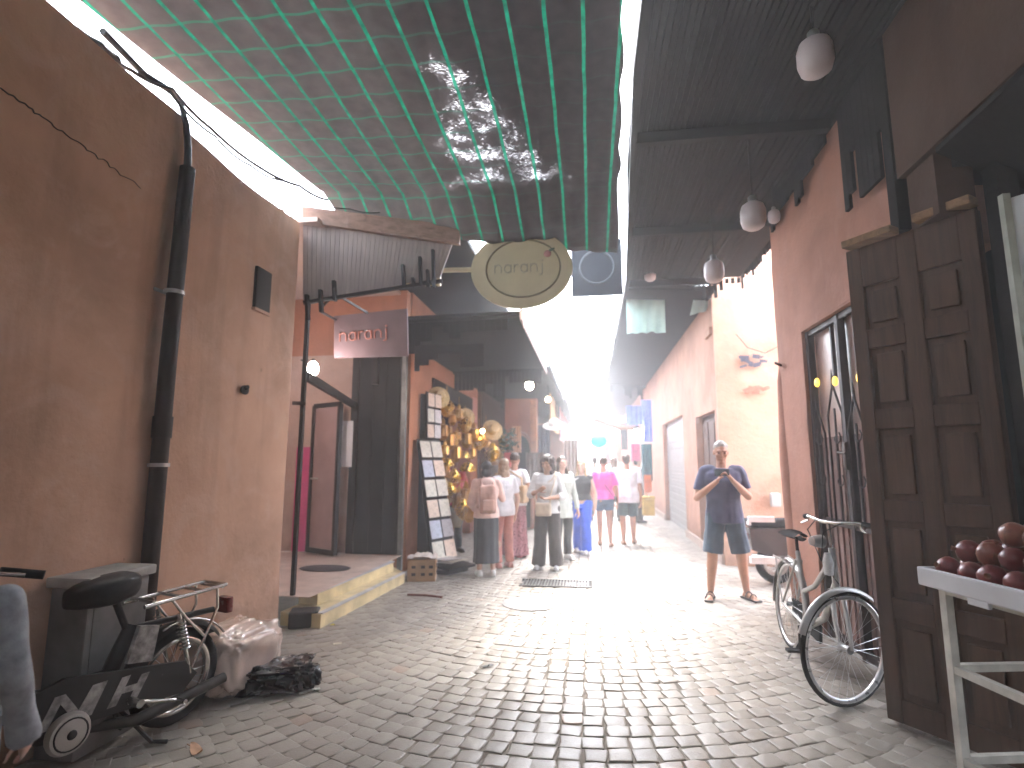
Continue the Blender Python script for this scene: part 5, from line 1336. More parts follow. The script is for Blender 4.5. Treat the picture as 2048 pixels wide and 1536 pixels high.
# ================================================================== PEOPLE
# local frame: the person faces -Y, own left hand side is +X, up is +Z; lengths are fractions of the height h
def skin_mat(name, col):
    if name in MATS: return MATS[name]
    t = NT(name); v = t.coord(); f = t.noise(v,7,4)
    t.l(t.ramp(f,[(.3,mul(col,.86)),(.7,mul(col,1.12))]), t.b.inputs['Base Color'])
    t.set(Roughness=.5, Subsurface_Weight=.08, Specular_IOR_Level=.35); MATS[name] = t.m; return t.m
def cap(mb, a, b, ra, rb, seg=12, flat=False):
    a, b = Vector(a), Vector(b); d = (b-a).normalized()
    if flat: return mb.tube([a, a.lerp(b,.5), b],[ra,(ra+rb)/2,rb],seg)
    pts, rs = [], []
    for k in range(4): t = R(90-k*28); pts.append(a-d*ra*math.sin(t)); rs.append(max(.0008,ra*math.cos(t)))
    pts += [a, b]; rs += [ra, rb]
    for k in range(3,-1,-1): t = R(90-k*28); pts.append(b+d*rb*math.sin(t)); rs.append(max(.0008,rb*math.cos(t)))
    return mb.tube(pts, rs, seg)
def loft(mb, rings, seg=20, fold=0, fa=0.0, ph=0.0):
    """rings: (z, rx, ry, cx, cy); closed ends"""
    vs, fs = [], []
    for (z,rx,ry,cx,cy) in rings:
        for k in range(seg):
            a = 2*PI*k/seg; q = 1 + (fa*math.cos(a*fold+ph) if fold else 0)*(1 if z < rings[-1][0]-.02 else .2)
            vs.append((cx+rx*q*math.cos(a), cy+ry*q*math.sin(a), z))
    n = len(rings)
    for i in range(n-1):
        for k in range(seg): fs.append((i*seg+k, i*seg+(k+1)%seg, (i+1)*seg+(k+1)%seg, (i+1)*seg+k))
    fs.append(tuple(range(seg-1,-1,-1))); fs.append(tuple((n-1)*seg+k for k in range(seg)))
    return mb.add(vs, fs)
def fused(mb, name, mat, parent, voxel=.008, smooth_it=2, wrinkle=0.0, wf=9.0, seed=0.0, label=None):
    """joins overlapping closed shapes of one garment or body into one continuous surface"""
    me = mb.mesh(name, Vector((0,0,0)))
    ob = bpy.data.objects.new(name, me); COL.objects.link(ob)
    rm = ob.modifiers.new('r','REMESH'); rm.mode = 'VOXEL'; rm.voxel_size = voxel; rm.use_smooth_shade = True
    if smooth_it: sm = ob.modifiers.new('s','SMOOTH'); sm.iterations = smooth_it; sm.factor = .5
    dg = bpy.context.evaluated_depsgraph_get(); ev = ob.evaluated_get(dg)
    nm = bpy.data.meshes.new_from_object(ev); ob.modifiers.clear(); ob.data = nm; bpy.data.meshes.remove(me); nm.name = name
    if wrinkle:
        nm.update(); nv = [v.normal.copy() for v in nm.vertices]
        for v, n in zip(nm.vertices, nv):
            p = v.co; q = Vector((p.x*wf, p.y*wf, p.z*wf*.55))+Vector((seed,seed*2,0))
            v.co = p + n*wrinkle*(noise.noise(q)+.5*noise.noise(q*2.3)+.35*abs(noise.noise(Vector((p.x*wf*2+seed,p.z*wf*.8,p.y*wf)))))
    nm.polygons.foreach_set('use_smooth',[True]*len(nm.polygons)); nm.update()
    nm.materials.clear(); nm.materials.append(mat); ob.parent = parent; ORG[ob.name] = Vector((0,0,0))
    if label: ob['label'] = label
    return ob
def hand(mb, w, dirv, palm, h, side, curl=35, fr=.0052):
    """palm, four fingers of unequal length bent at two knuckles, thumb leaving the palm's side"""
    w = Vector(w); d = Vector(dirv).normalized(); n = Vector(palm); n = (n-d*n.dot(d)).normalized(); s = d.cross(n).normalized()*side
    pl = .055*h
    for k in range(4): 
        o = s*(.0155-.0103*k)*h; cap(mb, w+o*.55, w+d*pl+o, .0085*h, .0078*h, 8)
    for k,(L_) in enumerate((.042,.047,.044,.034)):
        o = s*(.0155-.0103*k)*h; p = w+d*pl+o; dr = d; c = curl*(.85+.12*k)
        for seg_, f in enumerate((.45,.32,.23)):
            dr = (Matrix.Rotation(R(c*(.6 if seg_==0 else .9)),3,n.cross(dr).normalized() if False else (dr.cross(n)).normalized())@dr)
            q = p+dr*L_*f*h*1.0; cap(mb, p, q, fr*h*(1-.1*seg_), fr*h*(.92-.1*seg_), 8); p = q
    tb = w+d*pl*.35+s*.018*h; td = (d*.6+s*.75+n*.35).normalized(); q = tb+td*.026*h; cap(mb,tb,q,.0075*h,.006*h,8); td2 = (d*.85+s*.2+n*.45).normalized(); cap(mb,q,q+td2*.024*h,.006*h,.005*h,8)
def head_geo(m, h, hc, tilt):
    """skull, jaw, nose, ears, brow, lips; tilt rotates about the neck"""
    hc = Vector(hc)
    def tp(v): return hc + tilt@(Vector(v)*h)
    m.ball(hc+tilt@Vector((0,.004*h,.012*h)), (.0435*h,.0540*h,.0545*h), 18, 12, tilt)
    m.ball(tp((0,-.010,-.024)), (.0345*h,.0400*h,.0400*h), 16, 10, tilt)
    m.ball(tp((0,-.034,-.056)), (.016*h,.014*h,.011*h), 10, 8, tilt)
    cap(m, tp((0,-.052,.008)), tp((0,-.062,-.015)), .0050*h, .0082*h, 8)
    for s in (-1,1):
        m.ball(tp((s*.0445,.006,-.004)), (.0055*h,.012*h,.018*h), 8, 6, tilt)
        m.ball(tp((s*.024,-.036,-.012)), (.014*h,.013*h,.013*h), 8, 6, tilt)
        cap(m, tp((s*.008,-.0500,.020)), tp((s*.032,-.042,.018)), .0055*h, .0045*h, 8)
    m.ball(tp((0,-.0485,-.033)), (.014*h,.0065*h,.0045*h), 10, 6, tilt); m.ball(tp((0,-.0475,-.041)), (.012*h,.0065*h,.005*h), 10, 6, tilt)
    return tp
def person(name, label, loc, rz, h, skin, top, bottom, hair, shoes, pose=None, female=False, face=False, voxel=.008, build=1.0):
    P_ = thing('person', label, 'person', loc, rz)
    po = dict(elbow_l=(.145,.01,.625), wrist_l=(.15,-.045,.475), elbow_r=(-.145,.01,.625), wrist_r=(-.15,-.045,.475),
              knee_l=(.055,-.012,.285), ankle_l=(.06,.012,.045), knee_r=(-.055,-.012,.285), ankle_r=(-.06,.012,.045),
              toe_l=(.1,-1), toe_r=(-.1,-1), hand_dir_l=None, hand_dir_r=None, palm_l=(-1,0,0), palm_r=(1,0,0), curl=35, tilt=(0,0), lean=0.0)
    po.update(pose or {})
    V = lambda t: Vector(t)*h
    sw = (.093 if female else .103)*build
    ln = po['lean']
    sh = {1: V((sw,ln+.004,.805)), -1: V((-sw,ln+.004,.805))}
    hp = {1: V((.05,0,.515)), -1: V((-.05,0,.515))}
    J = {}
    for k in ('elbow','wrist','knee','ankle'):
        for s, c in ((1,'l'),(-1,'r')): J[k,s] = V(po[k+'_'+c])
    tilt = Matrix.Rotation(R(po['tilt'][1]),3,'Z') @ Matrix.Rotation(R(po['tilt'][0]),3,'X')
    def torso(k=1.0, add=0.0, z0=.49, z1=.835):
        src = [(.47,.093,.066,0),(.52,.099,.070,.003),(.57,.092 if female else .090,.064,0),(.625,.076 if female else .086,.056,ln*.4),(.69,.086 if female else .094,.064 if female else .062,ln*.7-.004),(.745,.094 if female else .102,.070 if female else .066,ln*.9-.005),(.79,.092 if female else .103,.056,ln+.002),(.82,.066,.042,ln+.006),(.838,.036,.034,ln+.008)]
        out = []
        for (z,rx,ry,cy) in src:
            if z0-1e-6 <= z <= z1: out.append((z*h,(rx*k*build+add)*h,(ry*k*(build if ry<.1 else 1)+add)*h,0,cy*h))
        if out[0][0] > z0*h+1e-4:
            b_ = out[0]; out.insert(0,(z0*h,b_[1],b_[2],0,b_[4]))
        return out
    m = MB(); loft(m, torso())
    cap(m, V((0,ln+.010,.82)), V((0,ln-.002,.89)), .033*h, .030*h)
    hc = V((0,ln-.006,.925)); tp = head_geo(m, h, hc, tilt)
    for s in (1,-1):
        c = 'l' if s == 1 else 'r'
        cap(m, sh[s]+V((-s*.03,0,-.006)), sh[s]+V((0,0,-.006)), .028*h, .026*h*build)
        cap(m, sh[s]+V((0,0,-.006)), J['elbow',s], .026*h*build, .023*h); cap(m, J['elbow',s], J['elbow',s].lerp(J['wrist',s],.35), .0235*h, .0235*h); cap(m, J['elbow',s].lerp(J['wrist',s],.35), J['wrist',s], .0235*h, .0145*h)
        dv = po['hand_dir_'+c] or tuple(J['wrist',s]-J['elbow',s]); hand(m, J['wrist',s], dv, po['palm_'+c], h, s, po['curl'])
        cap(m, hp[s]+V((0,0,-.0)), J['knee',s], .053*h, .034*h); mid = J['knee',s].lerp(J['ankle',s],.3)+V((0,.008,0)); cap(m, J['knee',s], mid, .0335*h, .033*h); cap(m, mid, J['ankle',s], .033*h, .020*h)
        tx, ty = po['toe_'+c]; td = Vector((tx,ty,0)).normalized(); a = J['ankle',s]
        cap(m, Vector((a.x,a.y,.022*h))-td*.015*h, Vector((a.x,a.y,.014*h))+td*.085*h, .020*h, .014*h)
        for q in range(5): o = td.orthogonal().normalized()*0+Vector((-td.y,td.x,0))*(q-2)*.0085*h; cap(m, Vector((a.x,a.y,.012*h))+td*.08*h+o, Vector((a.x,a.y,.008*h))+td*(.104-.004*abs(q-1.5))*h+o, .0065*h,.0055*h,6)
    body = fused(m, 'body', skin, P_, voxel, 2)
    # ---- hair
    if hair:
        kind, hm = hair; m = MB()
        def hb(v, r): m.ball(hc+tilt@(Vector(v)*h), tuple(q*h for q in r), 16, 10, tilt)
        if kind == 'short': hb((0,.012,.028),(.0455,.0535,.047)); hb((0,.034,-.002),(.040,.030,.04))
        elif kind == 'bob': hb((0,.012,.024),(.050,.057,.053)); hb((0,.026,-.022),(.050,.042,.050)); 
        elif kind == 'long':
            hb((0,.011,.026),(.049,.057,.050)); hb((0,.03,-.02),(.047,.036,.06)); hb((0,.045,-.085),(.045,.025,.075))
            for s in (-1,1): hb((s*.042,.004,-.05),(.014,.022,.075)); hb((s*.05,-.018,-.115),(.018,.018,.05))
        elif kind == 'curly':
            hb((0,.015,.028),(.060,.064,.056)); r = random.Random(5)
            for k in range(60):
                a = r.uniform(0,2*PI); z = r.uniform(-.13,.05); rad = .052 if z > -.04 else .058
                x, y = rad*math.cos(a), rad*math.sin(a)+.014
                if y < -.012 and abs(x) < .042: continue
                hb((x,y,z),(.017,.017,.02))
        elif kind == 'bun': hb((0,.011,.026),(.048,.056,.050)); hb((0,.05,.05),(.024,.024,.024))
        fused(m, 'hair', hm, P_, .008, 1, .006 if kind != 'curly' else .012, 26 if kind != 'curly' else 40, 2.2)
    if face:
        for s in (-1,1):
            e_ = MB(); e_.ball(tp((s*.0185,-.0455,.0045)), (.0075*h,.0035*h,.0042*h), 10, 6, tilt); e_.part('eye', basic('eye_dark',(.03,.02,.018),.25,.05), P_, smooth=70, world=False)
    # ---- shoes
    if shoes:
        kind, sm = shoes
        for s in (1,-1):
            c = 'l' if s == 1 else 'r'; a = J['ankle',s]; tx, ty = po['toe_'+c]; td = Vector((tx,ty,0)).normalized(); sd = Vector((-td.y,td.x,0)); m = MB()
            if kind == 'sandal':
                Mz = Matrix((sd,td,Vector((0,0,1)))).transposed()
                m.cbox(Vector((a.x,a.y,.006*h))+td*.04*h, (.052*h,.152*h,.011*h), Mz, .004*h)
                for f in (.02,.062): m.tube([Vector((a.x,a.y,.008*h))+td*f*h+sd*.026*h*math.cos(q)+Vector((0,0,.036*h*math.sin(q)*(1.15-f*5))) for q in [PI*k/8 for k in range(9)]],.004*h,6)
                m.part('sandal', sm, P_, smooth=40, world=False)
            else:
                cap(m, Vector((a.x,a.y,.026*h))-td*.018*h, Vector((a.x,a.y,.020*h))+td*.085*h, .028*h, .022*h); m.ball(Vector((a.x,a.y,.036*h)),(.026*h,.028*h,.03*h),12,8)
                Mz = Matrix((sd,td,Vector((0,0,1)))).transposed(); m.cbox(Vector((a.x,a.y,.008*h))+td*.034*h,(.05*h,.15*h,.014*h),Mz,.006*h)
                fused(m, 'shoe', sm, P_, .007, 1)
    # ---- bottom
    kind, bm_ = bottom[:2]
    if kind in ('shorts','trousers','wide'):
        end = {'shorts':bottom[2] if len(bottom)>2 else .30,'trousers':.05,'wide':.035}[kind]; m = MB()
        loft(m, [(z,rx*1.0+.004*h,ry*1.0+.004*h,cx,cy) for (z,rx,ry,cx,cy) in torso(1,0,.47,.56)])
        for s in (1,-1):
            kn, an = J['knee',s], J['ankle',s]
            r0, r1, r2 = {'shorts':(.066,.060,.06),'trousers':(.062,.043,.040),'wide':(.066,.056,.064)}[kind]
            if kind == 'shorts':
                zz = end*h; t_ = (hp[s].z-zz)/(hp[s].z-kn.z)
                pe = hp[s].lerp(kn, min(1,t_)); cap(m, hp[s]+V((0,0,.01)), pe, r0*h, r1*h, 14, True)
            else:
                cap(m, hp[s]+V((0,0,.01)), kn, r0*h, r1*h, 14); zz = end*h; pe = kn.lerp(an,(kn.z-zz)/(kn.z-an.z)); cap(m, kn, pe, r1*h, r2*h, 14, True)
        fused(m, {'shorts':'shorts','trousers':'trousers','wide':'trousers'}[kind], bm_, P_, .009, 2, .010, 8, rz)
    elif kind == 'skirt':
        zz = bottom[2]; fl = bottom[3]
        kx = (J['knee',1].x+J['knee',-1].x)/2; m = MB()
        loft(m, [(zz*h,.115*fl*h,.095*fl*h,kx*.5,.0),((zz+.09)*h,.112*(fl*.6+.4)*h,.092*(fl*.6+.4)*h,kx*.3,0),(.40*h,.110*h,.086*h,0,.004*h),(.52*h,.107*h,.079*h,0,.004*h),(.60*h,.085*h,.064*h,0,0)], 48, bottom[4] if len(bottom)>4 else 9, .045)
        fused(m, 'skirt', bm_, P_, .009, 1, .008, 7, 1.3)
    # ---- top
    kind, tm = top[:2]; m = MB(); hem = top[2] if len(top)>2 else .47
    tr = torso(1.10,.008,hem,.83); tr[0] = (tr[0][0],tr[0][1]*1.03,tr[0][2]*1.04,tr[0][3],tr[0][4]); loft(m, tr, 24)
    for s in (1,-1):
        cap(m, sh[s]+V((-s*.035,0,-.004)), sh[s]+V((-s*.002,0,-.004)), .041*h, .036*h*build)
        el, wr = J['elbow',s], J['wrist',s]
        if kind == 'tee': e0 = sh[s].lerp(el,.72); m.tube([sh[s], sh[s].lerp(e0,.3), e0],[.033*h*build,.037*h*build,.037*h],14)
        elif kind == 'long': cap(m, sh[s], el, .039*h*build, .033*h, 14); cap(m, el, el.lerp(wr,.93 if h > 1.4 else 1.18), .033*h, .024*h if h > 1.4 else .03*h, 14, True)
        elif kind == 'elbow': cap(m, sh[s], el, .040*h*build, .034*h, 14); cap(m, el, el.lerp(wr,.35), .034*h, .033*h, 14, True)
    if kind == 'long' and len(top) > 3:                     # hood lying on the back
        m.ball(V((0,ln+.055,.80)), (.075*h,.035*h,.055*h), 16, 10); m.tube([V((.055*math.cos(q),ln+.008+.045*math.sin(q),.825+.01*math.sin(q))) for q in [2*PI*k/20 for k in range(20)]], .02*h, 10, closed=True)
    fused(m, {'tee':'shirt','long':'sweater','elbow':'shirt','tank':'top'}[kind], tm, P_, .008, 2, .011, 7, rz*3+1)
    return P_, J, hc
skinA = skin_mat('tanned_skin',(.46,.25,.17)); skinB = skin_mat('light_skin',(.56,.34,.26)); skinC = skin_mat('brown_skin',(.30,.16,.10))
def fab(n, c, **k): return basic(n, c, .85, k.pop('var',.22), k.pop('scale',7), bump=.25, bscale=160, sheen=.2)
def hairm(n, c): return basic(n, c, .5, .4, 30, spec=.4, bump=.5, bscale=60)
brownhair = hairm('brown_hair',(.13,.075,.045)); blackhair = hairm('black_hair',(.018,.014,.012)); blond = hairm('blond_hair',(.38,.25,.13)); grey = hairm('grey_hair',(.26,.245,.22)); darkbr = hairm('dark_brown_hair',(.05,.03,.02))
denim = fab('denim_blue',(.055,.10,.155)); white_f = fab('white_cotton',(.66,.65,.68)); 
FACE, AWAY = 0.0, PI
def at_(px,py): g_ = gp(px,py); return Vector((g_.x,g_.y,.004))
def heading(p): return math.atan2(p.x, -(-p.y)) if False else -math.atan2(p.x,p.y)   # rz that makes a figure at p face the camera

# -- man with the phone
pm = at_(1457,1198)
man, J, hc = person('man','man in navy T-shirt and denim shorts standing with both hands round a phone',pm,heading(pm)+R(7),1.745,skinA,('tee',fab('navy_cotton',(.055,.060,.125)),.475),('shorts',fab('dark_denim',(.035,.062,.095)),.275),('short',grey),('sandal',basic('dark_sandal',(.045,.04,.04),.7,.2)),
    pose=dict(elbow_l=(.152,-.02,.640),wrist_l=(.045,-.135,.745),elbow_r=(-.165,-.01,.628),wrist_r=(-.050,-.138,.738),hand_dir_l=(-.55,-.2,.75),hand_dir_r=(.55,-.2,.75),palm_l=(-.6,-.2,-.3),palm_r=(.6,-.2,-.3),
    ankle_l=(.116,.03,.045),ankle_r=(-.108,-.02,.045),knee_l=(.090,.0,.285),knee_r=(-.084,-.03,.285),toe_l=(.5,-1),toe_r=(-.22,-1),curl=48,tilt=(14,0)),face=True,voxel=.0065,build=1.03)
Mp = Matrix.Rotation(heading(pm),3,'Z')
ph = MB(); c = pm + Mp@Vector((0,-.165*1.745,.795*1.745)); ph.cbox(c,(.155,.010,.078),Mp@rotM('X',-12),.004); ph.top('phone', basic('black_phone',(.012,.012,.014),.2,.1), 'black phone held sideways in both hands of the man in navy', 'phone')
ph = MB(); ph.cbox(c+Mp@Vector((.055,-.007,.02)),(.022,.004,.022),Mp@rotM('X',-12),.001)
strap = fab('black_webbing',(.02,.02,.022))

# -- women at the stall
p1 = at_(972,1152)
w1, J, hc = person('w','woman with black bobbed hair, pale pink hooded top and long black skirt seen from behind',p1,R(196),1.515,skinB,('long',fab('blush_fleece',(.60,.42,.37)),.50,True),('skirt',fab('black_skirt',(.022,.022,.026)),.115,1.0),('bob',blackhair),('shoe',basic('white_trainer',(.6,.58,.55),.6,.1)),
    pose=dict(elbow_r=(-.15,-.05,.66),wrist_r=(-.11,-.16,.72),elbow_l=(.14,.0,.63),wrist_l=(.10,-.09,.56)),female=True)
def pack(par, h, mat, z0=.545, z1=.79, w_=.15, d_=.09, y0=.075, name='backpack', label='', loc=None, rz=0):
    t = thing(name, label, 'backpack' if name == 'backpack' else 'bag', loc, rz)
    m = MB(); zc_ = (z0+z1)/2*h; m.cbox((0,(y0+d_/2)*h,zc_),(w_*h,d_*h,(z1-z0)*h),None,.03*h)
    fused(m,'bag_body',mat,t,.009,2,.012,9,3.0)
    m = MB(); m.cbox((0,(y0+d_+.012)*h,(z0+.075)*h),(w_*.72*h,.03*h,.10*h),None,.012*h); fused(m,'pocket',mat,t,.008,1,.005,9,1.0)
    for s in (-1,1):
        m = MB(); pts = [(s*.05*h,(y0+.02)*h,z1*h-.02),(s*.055*h,.045*h,.838*h),(s*.062*h,-.03*h,.835*h),(s*.07*h,-.082*h,.77*h),(s*.085*h,-.075*h,.68*h),(s*.088*h,.02*h,.60*h),(s*.06*h,(y0+.02)*h,.575*h)]
        m.tube(pts,.012*h,8); m.part('strap', mat, t, smooth=60, world=False)
    return t
pack(w1,1.515,fab('dusty_rose_nylon',(.40,.23,.18)),label='dusty rose backpack worn over the pale pink hooded top',loc=p1,rz=R(196))
p2 = at_(1003,1140)
w2, J, hc = person('w','woman with light brown hair and white shirt behind the pink hooded shopper',p2+Vector((0,.18,0)),R(215),1.56,skinB,('tee',white_f,.47),('trousers',fab('coral_trousers',(.55,.22,.18))),('long',hairm('light_brown_hair',(.30,.20,.13))),('shoe',basic('rose_shoe',(.5,.25,.22),.6)),female=True)
p3 = at_(1030,1114)
w3, J, hc = person('w','shopper in white top and long burgundy patterned skirt carrying a tan bag',p3,R(168),1.66,skinA,('tee',white_f,.49),('skirt',None,.02,1.15,11),('bun',darkbr),('shoe',basic('red_slipper',(.45,.08,.10),.6)),female=True) if False else (None,None,None)
def patterned(name, c1, c2, sc):
    t = NT(name); v = t.coord(); z = t.n('ShaderNodeTexVoronoi'); z.inputs['Scale'].default_value = sc; t.l(v,z.inputs['Vector']); f = t.noise(v,sc*1.4,4)
    t.l(t.mix(t.math('GREATER_THAN',t.math('ADD',z.outputs['Distance'],t.math('MULTIPLY',f,.3)),.5),c1,c2),t.b.inputs['Base Color']); t.set(Roughness=.8); return t.m
burg = patterned('burgundy_print',(.12,.022,.045),(.35,.14,.16),26)
w3, J, hc = person('w','shopper in white top and long burgundy patterned skirt carrying a tan bag',p3,R(168),1.66,skinA,('tee',white_f,.49),('skirt',burg,.02,1.15,11),('bun',darkbr),('shoe',basic('red_slipper',(.45,.08,.10),.6)),
    pose=dict(elbow_r=(-.15,.02,.66),wrist_r=(-.13,-.10,.62)),female=True)
def shoulder_bag(loc, rz, h, mat, label, x=.15, y=.03, z=.52, wd=.16, hh=.15, dp=.06, strap_to=(.09,.01,.845), name='shoulder_bag'):
    t = thing(name, label, 'bag', loc, rz); m = MB()
    m.cbox((x*h,y*h,z*h),(dp*h if abs(x)>.08 else wd*h, wd*h if abs(x)>.08 else dp*h, hh*h),None,.02*h); fused(m,'bag_body',mat,t,.009,2,.008,9,2)
    m = MB(); a = Vector(strap_to)*h
    if abs(x) > .08: m.tube([(x*h,(y-wd*.4)*h,(z+hh*.45)*h),(x*.95*h,(y-wd*.3)*h,(z+.15)*h),(a.x,a.y-.02*h,a.z),(a.x,a.y+.02*h,a.z),(x*.95*h,(y+wd*.3)*h,(z+.15)*h),(x*h,(y+wd*.4)*h,(z+hh*.45)*h)],.008*h,6)
    else: m.tube([((x-wd*.45)*h,y*h,(z+hh*.4)*h),((x-.09)*h,(y*.8-.0)*h,.66*h),(a.x-.02*h,a.y-.075*h,a.z-.06*h),(a.x,a.y,a.z)],.007*h,6); m.tube([((x+wd*.45)*h,y*h,(z+hh*.4)*h),((x+.06)*h,y*.9*h,.64*h),(a.x+.01*h,a.y-.075*h,a.z-.05*h),(a.x,a.y,a.z)],.007*h,6)
    m.part('strap', mat, t, smooth=60, world=False); return t
shoulder_bag(p3,R(168),1.66,fab('tan_leather',(.36,.22,.10)),'big tan shoulder bag against the white top above the burgundy skirt',x=-.12,y=.075,z=.60,wd=.17,hh=.17)

# -- curly haired woman facing
p4 = at_(1096,1139)
w4, J, hc = person('w','woman with bushy curly hair, pale grey shirt and wide dark brown trousers',p4,heading(p4)-R(10),1.60,skinC,('elbow',fab('pale_grey_linen',(.46,.46,.46)),.49),('wide',fab('dark_brown_twill',(.030,.021,.018))),('curly',hairm('curly_brown_hair',(.045,.028,.02))),('shoe',basic('grey_trainer',(.35,.34,.33),.6)),
    pose=dict(elbow_l=(.15,-.02,.635),wrist_l=(.035,-.14,.625),elbow_r=(-.15,-.03,.645),wrist_r=(-.05,-.15,.69),palm_l=(0,0,1),palm_r=(0,1,.2),ankle_l=(.075,.01,.045),ankle_r=(-.085,.01,.045),knee_l=(.064,-.012,.285),knee_r=(-.066,-.012,.285),tilt=(12,-14)),female=True,face=True)
shoulder_bag(p4,heading(p4)-R(10),1.60,fab('beige_canvas',(.44,.36,.27)),'beige canvas bag slung across the front of the curly haired woman',x=-.02,y=-.10,z=.525,wd=.14,hh=.115,strap_to=(.08,0,.85))
# -- her companion half hidden, grey cardigan
p4b = at_(1124,1125)
person('w','dark haired figure in grey green cardigan half hidden by the curly haired woman',p4b+Vector((0,.25,0)),heading(p4b)+R(30),1.60,skinB,('long',fab('sage_cardigan',(.36,.38,.34)),.40),('trousers',fab('black_trousers',(.02,.02,.022))),('long',darkbr),('shoe',basic('white_trainer',(.6,.58,.55),.6,.1)),female=True)
# -- blond woman with blue trousers
p5 = at_(1166,1106)
person('w','blond woman in black sleeveless top and bright blue wide trousers walking',p5,heading(p5)-R(14),1.55,skinB,('tank',fab('black_jersey',(.022,.024,.026)),.56),('wide',fab('cobalt_crepe',(.012,.085,.62),var=.15)),('long',blond),('shoe',basic('white_trainer',(.6,.58,.55),.6,.1)),
    pose=dict(ankle_r=(-.075,.10,.07),knee_r=(-.05,.0,.285),ankle_l=(.055,-.05,.045),knee_l=(.05,-.055,.285),elbow_r=(-.14,.02,.64),wrist_r=(-.12,-.09,.56)),female=True,face=True)
shoulder_bag(p5,heading(p5)-R(14),1.55,white_f,'white handbag on the arm of the woman in blue trousers',x=-.13,y=-.06,z=.60,wd=.13,hh=.09)
# -- pink T-shirt
p6 = at_(1210,1092)
person('w','woman in hot pink T-shirt and short denim shorts seen from behind',p6,R(178),1.60,skinA,('tee',fab('hot_pink_cotton',(.72,.085,.40),var=.12),.52),('shorts',fab('mid_denim',(.075,.135,.20)),.40),('bun',darkbr),('sandal',basic('brown_sandal',(.12,.06,.04),.7)),
    pose=dict(ankle_l=(.055,-.06,.045),knee_l=(.054,-.05,.285),ankle_r=(-.065,.07,.06)),female=True,build=1.06)
m = MB(); Mz = Matrix.Rotation(R(178),3,'Z'); m.tube([p6+Mz@(Vector(q)*1.60) for q in ((.085,-.02,.835),(.075,.05,.82),(.02,.078,.73),(-.06,.072,.62),(-.11,.03,.55))],.006,6)
m.cbox(p6+Mz@(Vector((-.125,-.01,.52))*1.6),(.07,.14,.10),Mz,.02); m.top('crossbody_bag', strap, 'small black bag on a thin strap across the pink T-shirt', 'bag', smooth=50)
# -- white T-shirt
p7 = at_(1257,1088)
person('m','broad man in white T-shirt and dark teal shorts walking away',p7,R(176),1.66,skinA,('tee',fab('bright_white_cotton',(.70,.69,.72)),.455),('shorts',fab('dark_teal_cotton',(.035,.085,.105)),.31),('short',darkbr),('sandal',basic('brown_sandal',(.12,.06,.04),.7)),
    pose=dict(ankle_l=(.05,.06,.05),ankle_r=(-.06,-.05,.045),knee_r=(-.055,-.05,.285)),build=1.18)
# -- vendor in red, behind the rack
p8 = yp(906,1075,9.35); p8.z = .004
person('m','stall keeper in red shirt and black trousers standing among the brass lanterns',p8,R(40),1.66,skinC,('tee',fab('red_cotton',(.48,.035,.04)),.47),('trousers',fab('black_trousers',(.02,.02,.022))),('short',blackhair),('shoe',basic('black_shoe',(.02,.02,.02),.5)),face=True)
# -- distant walkers
far = [((1142,1048),1.72,AWAY,('tee',fab('brown_cotton',(.20,.12,.09)),.46),('trousers',fab('black_trousers',(.02,.02,.022))),('short',brownhair),'distant walker in brown shirt under the pink textiles'),
       ((1192,1040),1.66,AWAY,('tee',white_f,.46),('trousers',fab('denim_trousers',(.06,.10,.16))),('short',darkbr),'distant walker in white shirt under the turquoise lantern'),
       ((1231,1042),1.64,AWAY,('tee',fab('sky_cotton',(.22,.42,.52)),.47),('trousers',fab('black_trousers',(.02,.02,.022))),('long',brownhair),'distant walker in pale blue between the pink and white T-shirts'),
       ((1278,1046),1.62,R(120),('long',fab('grey_cotton',(.30,.30,.32)),.44),('trousers',fab('black_trousers',(.02,.02,.022))),('short',blackhair),'distant figure in grey standing before the blue cloths'),
       ((1066,1040),1.68,R(60),('long',fab('brown_wool',(.16,.10,.07)),.40),('trousers',fab('black_trousers',(.02,.02,.022))),('short',blackhair),'distant figure in dark brown beside the arched pier')]
for (q,h,rz,tp_,bt_,hr,lab) in far: person('p',lab,at_(*q),rz,h,skinA,tp_,bt_,hr,('shoe',basic('black_shoe',(.02,.02,.02),.5)),voxel=.011)
# -- child at the picture's edge
pc = Vector((-2.03,1.60,.004))
person('c','child in grey marl sweatshirt and pale trousers beside the moped',pc,R(195),1.30,skinB,('long',fab('grey_marl',(.25,.265,.285),var=.3,scale=20),.42),('trousers',fab('pale_grey_jersey',(.33,.36,.37))),('short',darkbr),('shoe',basic('grey_trainer',(.35,.34,.33),.6)),
    pose=dict(elbow_l=(.15,.02,.63),wrist_l=(.155,-.03,.49),elbow_r=(-.15,.02,.63),wrist_r=(-.155,-.03,.49)))
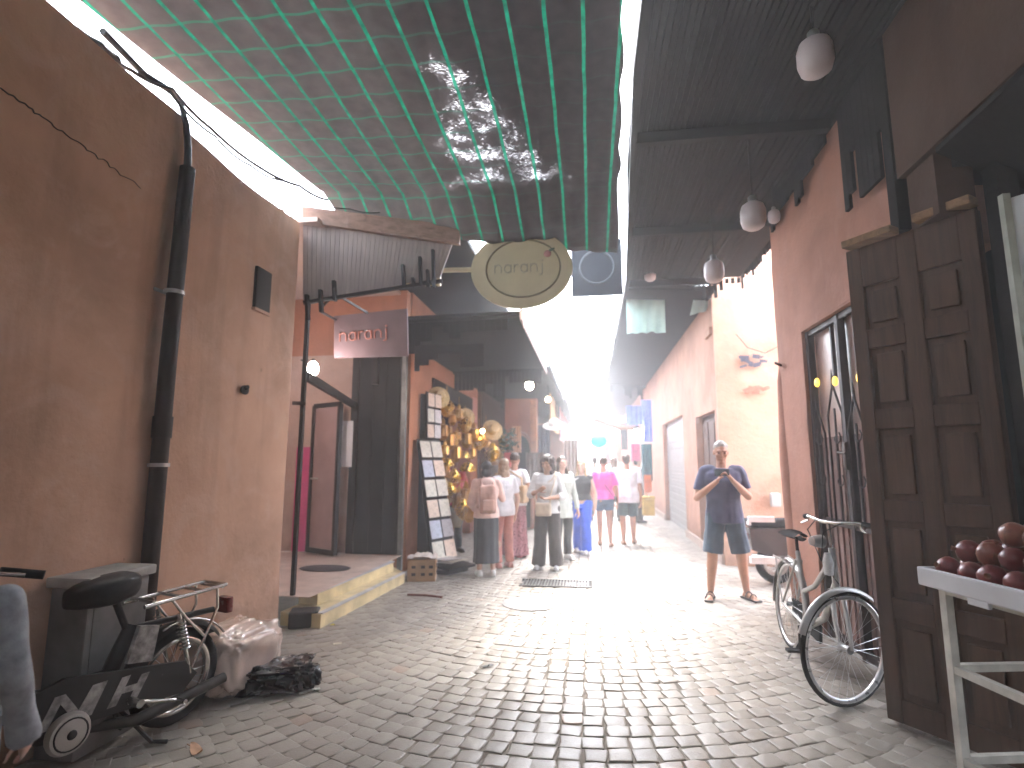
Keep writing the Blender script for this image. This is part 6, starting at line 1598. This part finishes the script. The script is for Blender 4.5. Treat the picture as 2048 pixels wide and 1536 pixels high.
# ================================================================== LIGHT
HAZE = .0125
SUN_EL, SUN_ROT = R(64), R(0)
w = bpy.data.worlds.new('World'); scene.world = w; w.use_nodes = True
nt = w.node_tree; nt.nodes.clear()
sky = nt.nodes.new('ShaderNodeTexSky'); sky.sky_type = 'NISHITA'; sky.sun_disc = False
sky.air_density = 1.0; sky.dust_density = 2.5; sky.ozone_density = 1.0
bgn = nt.nodes.new('ShaderNodeBackground'); bgn.inputs['Strength'].default_value = .15
wo = nt.nodes.new('ShaderNodeOutputWorld'); hs = nt.nodes.new('ShaderNodeHueSaturation'); hs.inputs['Saturation'].default_value = .45; nt.links.new(sky.outputs[0], hs.inputs['Color']); nt.links.new(hs.outputs[0], bgn.inputs[0]); nt.links.new(bgn.outputs[0], wo.inputs[0])
sl = bpy.data.lights.new('sun', 'SUN'); sl.energy = .5; sl.angle = R(24); sl.color = (1.0,.96,.90)
so = bpy.data.objects.new('sun', sl); COL.objects.link(so)
AZ = R(-4)       # bearing of the sun, clockwise from +Y: beyond the far end of the lane
sd_ = Vector((math.sin(AZ)*math.cos(SUN_EL), math.cos(AZ)*math.cos(SUN_EL), math.sin(SUN_EL)))
so.rotation_euler = sd_.to_track_quat('Z','Y').to_euler(); so.location = sd_*30
sky.sun_elevation = SUN_EL; sky.sun_rotation = AZ
scene.view_settings.view_transform = 'Standard'; scene.view_settings.look = 'None'
scene.view_settings.gamma = 1.0; scene.view_settings.exposure = 4.8; scene.view_settings.use_curve_mapping = False
scene.cycles.use_denoising = True
scene.cycles.max_bounces = 10; scene.cycles.diffuse_bounces = 6; scene.cycles.transparent_max_bounces = 16
scene.cycles.sample_clamp_indirect = 8

hz = MB(); hz.box((-75,-75,-1),(75,95,7.5))  # haze box added to imitate the veil of lens glare
hzm = bpy.data.materials.new('haze_air'); hzm.use_nodes = True; hn = hzm.node_tree; hn.nodes.clear()
ho = hn.nodes.new('ShaderNodeOutputMaterial'); hv = hn.nodes.new('ShaderNodeVolumePrincipled')
hv.inputs['Color'].default_value = (.93,.96,1.0,1); hv.inputs['Density'].default_value = HAZE; hv.inputs['Anisotropy'].default_value = .35
hn.links.new(hv.outputs[0], ho.inputs['Volume'])
hob = hz.top('haze', hzm, None, None, kind='stuff')
scene.cycles.volume_bounces = 1
